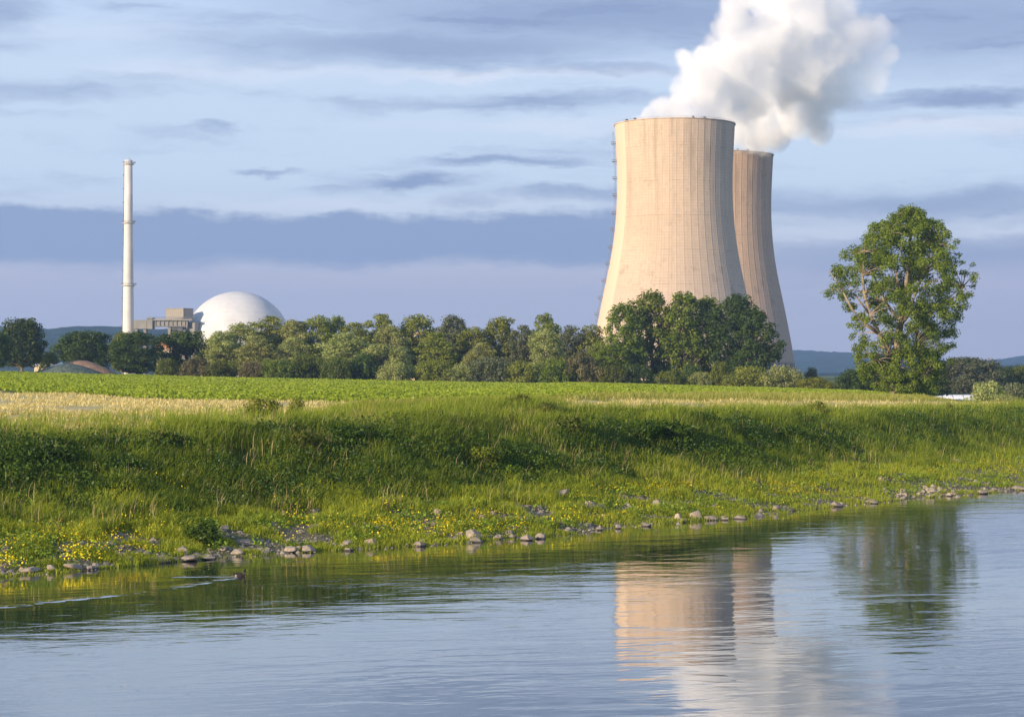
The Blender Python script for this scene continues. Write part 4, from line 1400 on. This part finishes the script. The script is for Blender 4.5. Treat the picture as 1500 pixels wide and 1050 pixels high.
# flowers
def flowers(name, x, y, mat, k, sp_, hmin, hmax, s):
    xx = np.repeat(x, k) + rng.normal(0, sp_, len(x) * k); yy = np.repeat(y, k) + rng.normal(0, sp_, len(x) * k)
    o = leafs(name, xx, yy, rng.uniform(hmin, hmax, len(xx)), s, mat, 0.5)
    tag(o, kind='stuff')


x, y, u = scatter(1300, umin=0.04, umax=0.38)
keep = fbm(x * 0.28, y * 0.28, 181) > 0.56
flowers('yellow_flowers', x[keep], y[keep], M['yellow'], 8, 0.22, 0.15, 0.42, 0.055)
fx, fy = [], []
for px, py, n_, s_ in [(10, 822, 60, 14), (35, 832, 30, 10), (120, 812, 45, 14), (105, 825, 20, 10), (215, 752, 40, 30), (260, 760, 40, 22), (560, 768, 40, 40), (430, 764, 30, 25), (830, 768, 30, 25), (650, 772, 30, 20), (920, 740, 20, 25), (190, 780, 25, 25)]:
    for k in range(n_):
        qx = random.gauss(px, s_); qy = random.gauss(py, s_ * 0.35)
        Yq = (H - 0.5) * F / (max(qy, 600) - HZ)
        if Yq < shoreY((qx - 750) / F * Yq) + 0.3: continue
        fx.append((qx - 750) / F * Yq); fy.append(Yq)
flowers('yellow_flower_clumps', np.array(fx), np.array(fy), M['yellow'], 5, 0.10, 0.2, 0.5, 0.065)
x, y, u = scatter(1500, umin=0.55, umax=1.15)
keep = fbm(x * 0.2, y * 0.2, 191) > 0.5
flowers('white_flowers', x[keep][::2], y[keep][::2], M['white'], 3, 0.10, 0.5, 0.8, 0.032)

# distinct shrubs on the bank
SHR = leaf = None
shr_cs, shr_rs = crown_points('bush', 1.2, 1.8, 0.0, 16, 0.34)
Pp, Np, Cl = puffs(shr_cs, shr_rs, 620, 0.12, 0.9)
shr_me = {k: leaf_mesh('foliage', Pp, Np, 0.13, M[k], cl=Cl) for k in ('weed', 'green', 'olive', 'grass_tall')}
mbs = MB()
for c in shr_cs: mbs.tube([(0, 0, -0.1), Vector(c) * 0.5 + Vector((0, 0, .1)), c], [0.03, 0.02, 0.008], 4, False)
stm = bpy.data.meshes.new('stems'); stm.from_pydata(mbs.v, [], mbs.f); stm.materials.append(M['bark'])
for px, py, wp, hp, k, lab in [
    (765, 603, 40, 20, 'green', "leafy green shrub on the crest of the bank at the centre"),
    (735, 606, 30, 12, 'grass_tall', "low shrub just left of the central shrub on the crest"),
    (800, 610, 34, 14, 'green', "dark low shrub just right of the central shrub on the crest"),
    (705, 686, 50, 26, 'grass_tall', "rounded light shrub halfway down the slope at the centre"),
    (380, 612, 56, 24, 'olive', "wiry olive shrub in the dry strip at the left"),
    (432, 608, 22, 20, 'olive', "narrow wiry shrub right of the olive one in the dry strip"),
    (985, 650, 60, 28, 'weed', "dark shrub in the hollow right of the centre"),
    (945, 648, 50, 24, 'weed', "dark shrub at the left end of the hollow"),
    (840, 642, 50, 26, 'green', "green shrub under the crest left of the hollow"),
    (1155, 646, 40, 16, 'weed', "small dark shrub under the crest below the rear cooling tower"),
    (1200, 610, 26, 16, 'olive', "small brownish shrub on the yellow strip left of the lone tree"),
    (1390, 612, 18, 16, 'olive', "small brownish shrub on the crest right of the lone tree"),
    (440, 665, 46, 26, 'green', "leafy burdock-like shrub on the slope left of centre"),
    (300, 800, 60, 26, 'weed', "dark leafy clump overhanging the waterline near the duck"),
    (500, 655, 60, 24, 'weed', "dark shrub on the upper slope, left of centre"),
    (240, 665, 50, 24, 'weed', "dark shrub on the upper slope at the left"),
    (90, 690, 60, 24, 'weed', "dark shrub on the slope at the far left"),
]:
    a_ = (px - 750) / F
    Yq = 100.0
    best = None
    for Yt in np.arange(60, 200, 0.5):
        zt_ = gz(a_ * Yt, Yt)
        e = HZ + (H - zt_) * F / Yt
        if e <= py and Yt > shoreY(a_ * Yt): best = Yt; break
    Yq = best or 120.0
    x0, z0 = a_ * Yq, gz(a_ * Yq, Yq)
    r_ = empty('shrub', (x0, Yq, z0)); tag(r_, lab, 'shrub', 'shrubs on the river bank')
    for nm, me in (('foliage', shr_me[k]), ('stems', stm)):
        o = link(nm, me, r_); o.scale = (wp * Yq / F / 1.8,) * 2 + ((hp + 6) * Yq / F / 1.2,); o.rotation_euler = (0, 0, random.uniform(0, 6))

# ------------------------------------------------------------------ stones
print("stones")
m, t = newmat('bank_stone')
oc = t.node('ShaderNodeTexCoord').outputs['Object']
oi = t.node('ShaderNodeObjectInfo').outputs['Random']
nn = t.noise(t.vm('ADD', oc, t.comb(t.math('MULTIPLY', oi, 30.0), 0.0, 0.0)), 2.2, 6.0, 0.65)
c = t.mix(oi, (0.26, 0.205, 0.16), (0.44, 0.36, 0.28))
c = t.mix(t.ramp(nn, 0.38, 0.66), c, (0.22, 0.20, 0.17))
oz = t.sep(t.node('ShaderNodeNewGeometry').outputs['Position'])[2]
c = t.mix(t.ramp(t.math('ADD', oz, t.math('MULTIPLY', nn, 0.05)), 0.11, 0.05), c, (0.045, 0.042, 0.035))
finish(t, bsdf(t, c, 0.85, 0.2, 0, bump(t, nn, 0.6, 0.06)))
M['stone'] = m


def rock_mesh(seed):
    rs_ = np.random.default_rng(seed)
    import bmesh
    bm = bmesh.new()
    bmesh.ops.create_icosphere(bm, subdivisions=3, radius=0.5)
    co = np.array([v.co[:] for v in bm.verts])
    co *= np.array([1.0, 0.75, 0.7])
    for _ in range(13):
        nrm_ = rs_.normal(size=3); nrm_[2] = abs(nrm_[2]) * 1.1; nrm_ /= np.linalg.norm(nrm_)
        d = rs_.uniform(0.15, 0.30)
        over = co @ nrm_ - d
        co -= np.where(over > 0, over * 0.99, 0)[:, None] * nrm_
    co += (vnoise(co[:, 0] * 9 + seed, co[:, 1] * 9 + co[:, 2] * 7, seed)[:, None] - 0.5) * 0.05
    co[:, 0] /= (co[:, 0].max() - co[:, 0].min()); co[:, 1] /= (co[:, 1].max() - co[:, 1].min()) * 1.3
    co[:, 2] -= co[:, 2].min(); co[:, 2] /= co[:, 2].max()
    for v, c_ in zip(bm.verts, co): v.co = c_
    me = bpy.data.meshes.new('stone'); bm.to_mesh(me); bm.free(); me.materials.append(M['stone'])
    return me


rocks = [rock_mesh(s_) for s_ in range(8)]


def stone(px, py, wp, hp, label, group, i=None):
    # py = foot of the stone in the photo
    a_ = (px - 750) / F
    best = None
    for Yt in np.arange(62, 190, 0.25):
        zt_ = max(gz(a_ * Yt, Yt), 0.0)
        if HZ + (H - zt_) * F / Yt <= py: best = Yt; break
    Yq = best or 100.0
    x0 = a_ * Yq; z0 = max(gz(x0, Yq), 0.0) - 0.05
    if shoreY(x0) > Yq + 1.2: Yq = float(shoreY(x0)) - 0.4; x0 = a_ * Yq; z0 = -0.08
    o = link('stone', random.choice(rocks) if i is None else rocks[i])
    o.location = (x0, Yq, z0)
    s_ = wp * Yq / F
    o.scale = (s_, s_ * random.uniform(0.9, 1.5), (hp * 0.85 + 1.5) * Yq / F)
    o.rotation_euler = (random.uniform(-0.15, 0.15), random.uniform(-0.15, 0.15), random.choice([0, math.pi]) + random.uniform(-0.6, 0.6))
    tag(o, label, 'stone', group)


GS = "stones along the waterline"
for r_ in [
    (10, 812, 16, 12, "small dark stone behind the yellow flowers at the far left"),
    (75, 836, 20, 10, "grey stone beside the yellow flowers at the far left"),
    (45, 836, 34, 8, "flat stone at the waterline between two yellow flower clumps"),
    (108, 834, 30, 9, "low flat stone under the second yellow flower clump"),
    (132, 832, 22, 6, "small flat stone just right of the second yellow clump"),
    (181, 817, 15, 10, "pale rounded stone in the grass above the flat ledge"),
    (235, 822, 46, 7, "long flat reddish ledge at the waterline, left piece"),
    (275, 820, 44, 8, "long flat reddish ledge at the waterline, right piece"),
    (267, 811, 22, 11, "rounded stone sitting on the reddish ledge"),
    (308, 819, 26, 5, "thin flat stone right of the reddish ledge"),
    (347, 813, 22, 10, "smooth rounded pale stone directly above the duck"),
    (360, 796, 26, 9, "pale stone in the grass up from the duck"),
    (386, 812, 12, 6, "small dark stone right of the smooth rounded one"),
    (424, 808, 20, 10, "left stone of the pair right of the duck"),
    (452, 808, 26, 12, "broad wedge stone, right one of the pair right of the duck"),
    (377, 753, 12, 10, "brown pointed stone low on the slope left of centre"),
    (510, 799, 20, 10, "small stone by the low grass left of the pyramid stone"),
    (545, 801, 20, 14, "blocky pale stone standing alone at the waterline"),
    (509, 810, 14, 7, "little triangular stone at the waterline left of the blocky one"),
    (615, 800, 24, 9, "low pyramid stone at the waterline"),
    (692, 790, 26, 18, "highest pale boulder at the waterline near the centre"),
    (696, 794, 24, 9, "flat pale stone in front of the highest boulder"),
    (731, 789, 16, 9, "stone between the highest boulder and the twin stones"),
    (771, 791, 20, 10, "left one of the twin flat stones"),
    (792, 789, 20, 10, "right one of the twin flat stones"),
    (722, 757, 14, 10, "pale stone in the grass above the highest boulder"),
    (820, 727, 24, 10, "wide brown stone half way up the stony patch"),
    (863, 745, 26, 12, "dark craggy stone on the stony patch"),
    (962, 741, 20, 11, "orange-tinted stone on the verge below the front cooling tower"),
    (905, 774, 10, 8, "little dark stone at the waterline before the small bay"),
    (992, 760, 14, 10, "dark stone left of the pointed boulder"),
    (1021, 761, 18, 15, "pointed grey boulder in the row of four"),
    (1038, 762, 24, 8, "low grey slab right of the pointed boulder"),
    (1060, 762, 12, 5, "tiny brown slab between the two grey slabs"),
    (1083, 762, 24, 7, "flat pale slab, right end of the row of four"),
    (1137, 748, 12, 9, "dark stone on the straight grassy waterline"),
    (1226, 742, 18, 7, "lone flat dark slab at the waterline right of centre"),
    (1290, 706, 14, 8, "stone with a pale top in the grass below the lone tree"),
    (1275, 737, 24, 6, "flat stone at the left end of the gravel spit"),
    (1366, 722, 18, 10, "pale block on the gravel spit"),
    (1440, 723, 16, 7, "pinkish stone in the water off the gravel spit"),
    (1400, 679, 16, 7, "grey slab high on the slope at the right"),
    (1490, 717, 20, 6, "stone at the right edge of the photo at the waterline"),
    (945, 775, 14, 6, "low stone in the small bay below the cooling tower"),
    (415, 757, 12, 10, "reddish stone right of the brown pointed one"),
    (462, 753, 16, 8, "brown stone in the grass above the pair of stones"),
]:
    stone(*r_, GS)
GSM = "small loose stones scattered along the bank"
for k in range(150):
    if k < 50:
        px = random.uniform(0, 1250); a_ = (px - 750) / F
        tq = abs(random.gauss(0.2, 0.8))
    elif k < 112:
        px = random.gauss(1370, 50); a_ = (px - 750) / F; tq = abs(random.gauss(0.6, 1.3))
    else:
        px = random.choice([random.gauss(430, 90), random.gauss(840, 60), random.gauss(690, 60), random.gauss(1290, 60)]); a_ = (px - 750) / F; tq = random.uniform(1.0, 7.0)
    Yq = 100.0
    for _ in range(12): Yq = float(shoreY(a_ * Yq)) + tq / 0.72
    x0 = a_ * Yq
    o = link('stone', random.choice(rocks))
    s_ = random.uniform(0.16, 0.42)
    o.location = (x0, Yq, max(gz(x0, Yq), 0) - 0.04); o.scale = (s_, s_, s_ * random.uniform(0.4, 0.7)); o.rotation_euler = (0, 0, random.uniform(0, 6))
    tag(o, "small grey-brown stone, one of many loose on the grassy bank", 'stone', GSM)

# ------------------------------------------------------------------ the duck
print("duck")
m, t = newmat('duck_feathers')
oc = t.node('ShaderNodeTexCoord').outputs['Object']
x, y, z = t.sep(oc)[:3]
nn = t.noise(oc, 22.0, 4.0, 0.6)
c = t.mix(nn, (0.02, 0.018, 0.018), (0.06, 0.052, 0.05))                                   # flank
c = t.mix(t.ramp(x, -0.155, -0.185), c, (0.015, 0.015, 0.016))                              # rear end black
c = t.mix(t.math('MULTIPLY', t.ramp(x, -0.10, -0.13), t.ramp(x, -0.18, -0.16)), c, (0.34, 0.30, 0.28))
c = t.mix(t.math('MULTIPLY', t.ramp(z, 0.095, 0.115), t.ramp(x, 0.12, 0.09)), c, (0.07, 0.055, 0.045))    # back
c = t.mix(t.math('MULTIPLY', t.ramp(x, 0.09, 0.12), t.ramp(z, 0.15, 0.13)), c, (0.10, 0.055, 0.04))       # breast
c = t.mix(t.math('MULTIPLY', t.ramp(z, 0.145, 0.150), t.ramp(x, 0.08, 0.10)), c, (0.05, 0.05, 0.05))       # collar
c = t.mix(t.math('MULTIPLY', t.ramp(z, 0.162, 0.168), t.ramp(x, 0.08, 0.10)), c, (0.006, 0.022, 0.014))   # green-black head
finish(t, bsdf(t, c, 0.8, 0.08))
M['duck'] = m
root = empty('duck', (DX, DY, -0.02)); tag(root, "mallard duck with a dark head swimming right on the river", 'duck')
root.rotation_euler = (0, 0, R(4))


def sweep(path, n=16):
    v = []; f = []
    P_ = [Vector((p[0], 0, p[1])) for p in path]
    for i, p in enumerate(path):
        d = (P_[min(i + 1, len(P_) - 1)] - P_[max(i - 1, 0)]).normalized()
        up = Vector((0, 1, 0)).cross(d)
        for k in range(n):
            a = 2 * math.pi * k / n
            v.append(P_[i] + Vector((0, 1, 0)) * p[2] * math.cos(a) + up * p[3] * math.sin(a))
    for i in range(len(path) - 1):
        for k in range(n):
            k2 = (k + 1) % n
            f.append((i * n + k, i * n + k2, (i + 1) * n + k2, (i + 1) * n + k))
    f.append(tuple(range(n))[::-1]); f.append(tuple((len(path) - 1) * n + k for k in range(n)))
    return v, f


body = [(-0.27, 0.125, 0.004, 0.003), (-0.25, 0.120, 0.022, 0.010), (-0.215, 0.100, 0.045, 0.030), (-0.17, 0.075, 0.075, 0.052), (-0.10, 0.055, 0.098, 0.075), (-0.02, 0.05, 0.108, 0.083), (0.06, 0.053, 0.102, 0.080), (0.115, 0.070, 0.080, 0.066), (0.140, 0.098, 0.052, 0.046), (0.148, 0.130, 0.032, 0.031), (0.150, 0.165, 0.027, 0.027), (0.153, 0.195, 0.030, 0.031), (0.160, 0.222, 0.034, 0.036), (0.176, 0.240, 0.034, 0.034), (0.198, 0.242, 0.024, 0.022), (0.210, 0.238, 0.014, 0.012)]
mb = MB(); mb.add(*sweep(body)); d_o = mb.build('body', M['duck'], root, smooth=True)
mb = MB(); mb.add(*sweep([(0.205, 0.238, 0.012, 0.010), (0.235, 0.230, 0.014, 0.006), (0.262, 0.225, 0.013, 0.004), (0.27, 0.224, 0.006, 0.002)], 10))
mb.build('bill', plain('duck_bill', (0.42, 0.36, 0.08), 0.4, 0.05, 9.0), root, smooth=True)
for sy in (-1, 1):
    mb = MB()
    v = []; f = []
    for i, (xx, zz_, hw) in enumerate([(0.09, 0.075, 0.008), (0.05, 0.085, 0.034), (-0.03, 0.090, 0.042), (-0.12, 0.098, 0.034), (-0.19, 0.115, 0.016), (-0.225, 0.125, 0.003)]):
        bw = float(np.interp(xx, [-0.27, -0.21, -0.17, -0.1, 0.06, 0.115], [0.01, 0.045, 0.075, 0.098, 0.102, 0.08]))
        for k in range(7):
            s_ = (k / 6 - 0.5) * 2
            v.append((xx, sy * (bw * (1.07 - 0.10 * s_ * s_) - max(0, s_) * 0.030), zz_ + s_ * hw))
    for i in range(5):
        for k in range(6):
            f.append((i * 7 + k, i * 7 + k + 1, (i + 1) * 7 + k + 1, (i + 1) * 7 + k))
    mb.add(v, f)
    mb.build('wing', plain('duck_wing', (0.035, 0.03, 0.028), 0.8, 0.25, 20.0, 0.08), root, smooth=True)
    mb = MB(); mb.tube([(0.178, sy * 0.030, 0.248), (0.178, sy * 0.035, 0.248)], 0.005, 8)
    mb.build('eye', plain('duck_eye', (0.01, 0.01, 0.01), 0.1, 0.0, 1.0), root)

# ------------------------------------------------------------------ steam
print("steam")
SM = [  # px, py, radius px, Y
    (935, 176, 13, 1165), (955, 170, 18, 1165), (985, 158, 28, 1165), (1000, 180, 30, 1165), (1020, 125, 38, 1175), (1045, 165, 36, 1185),
    (1005, 95, 22, 1180), (1060, 100, 50, 1190), (1075, 25, 28, 1185), (1060, 45, 16, 1178), (1110, 55, 48, 1200), (1100, 140, 50, 1205), (1165, 25, 58, 1215), (1160, 95, 62, 1225),
    (1130, 182, 42, 1290), (1090, 192, 32, 1290), (1110, 206, 18, 1315), (1140, 202, 20, 1315), (1180, 160, 48, 1270), (1225, 60, 52, 1235), (1215, 120, 52, 1250), (1270, 60, 40, 1240),
    (1265, 105, 40, 1245), (1295, 85, 26, 1240), (1245, 145, 28, 1260), (1215, 8, 44, 1225), (1125, -8, 44, 1210), (1205, 190, 24, 1290), (1290, 50, 22, 1238)]
sb = []
for px, py, r, Y in SM:
    sb.append(((px - 750) / F * Y, Y, H + (HZ - py) * Y / F, r * Y / F))
m, t = newmat('steam_volume')
pos = t.node('ShaderNodeNewGeometry').outputs['Position']
wn = t.noise(pos, 0.030, 2.0, 0.5, color=True)
wp_ = t.vm('ADD', pos, t.vm('SCALE', t.vm('SUBTRACT', wn, (0.5, 0.5, 0.5)), scale=26.0))
fld = None
for cx_, cy_, cz_, r in sb:
    d = t.vm('DISTANCE', wp_, (cx_, cy_, cz_))
    v_ = t.math('MULTIPLY_ADD', d, -1.0 / r, 1.0)
    fld = v_ if fld is None else t.math('SMOOTH_MAX', fld, v_, 0.12)
n3 = t.noise(pos, 0.075, 5.0, 0.6)
fld = t.math('ADD', fld, t.math('MULTIPLY', t.math('SUBTRACT', n3, 0.5), 1.15))
den = t.ramp(fld, -0.05, 0.28, 0.0, 0.075)
pv = t.node('ShaderNodeVolumePrincipled')
pv.inputs['Color'].default_value = (1.0, 0.998, 0.998, 1)
den = t.math('MULTIPLY', den, t.ramp(t.sep(pos)[0], 150.0, 232.0, 1.0, 0.30))
pv.inputs['Anisotropy'].default_value = -0.5
t.put(pv.inputs['Density'], den)
o_ = t.node('ShaderNodeOutputMaterial'); t.l.new(pv.outputs[0], o_.inputs['Volume'])
m.cycles.volume_sampling = 'MULTIPLE_IMPORTANCE'
try: m.cycles.volume_step_rate = 0.4
except Exception: pass
import bmesh
bm = bmesh.new()
for cx_, cy_, cz_, r in sb:
    bmesh.ops.create_icosphere(bm, subdivisions=1, radius=r * 1.35 + 4, matrix=Matrix.Translation((cx_, cy_, cz_)))
hull = bmesh.ops.convex_hull(bm, input=bm.verts[:])
junk = [e for e in hull['geom_interior'] if isinstance(e, bmesh.types.BMVert)]
bmesh.ops.delete(bm, geom=junk, context='VERTS')
bm.normal_update()
me = bpy.data.meshes.new('steam_plume'); bm.to_mesh(me); bm.free(); me.materials.append(m)
st_o = link('steam_plume', me)
tag(st_o, "white steam billowing up from both cooling towers and drifting right", 'steam', kind='stuff')

# ------------------------------------------------------------------ haze
m, t = newmat('haze_air')
pv = t.node('ShaderNodeVolumePrincipled')
pv.inputs['Color'].default_value = (0.42, 0.62, 1.0, 1)
pv.inputs['Density'].default_value = 0.00013
pv.inputs['Anisotropy'].default_value = 0.2
o_ = t.node('ShaderNodeOutputMaterial'); t.l.new(pv.outputs[0], o_.inputs['Volume'])
mb = MB(); mb.box((0, 3050, 129), (16000, 8300, 268))
hz = mb.build('haze', m); tag(hz, kind='stuff')
print("done")
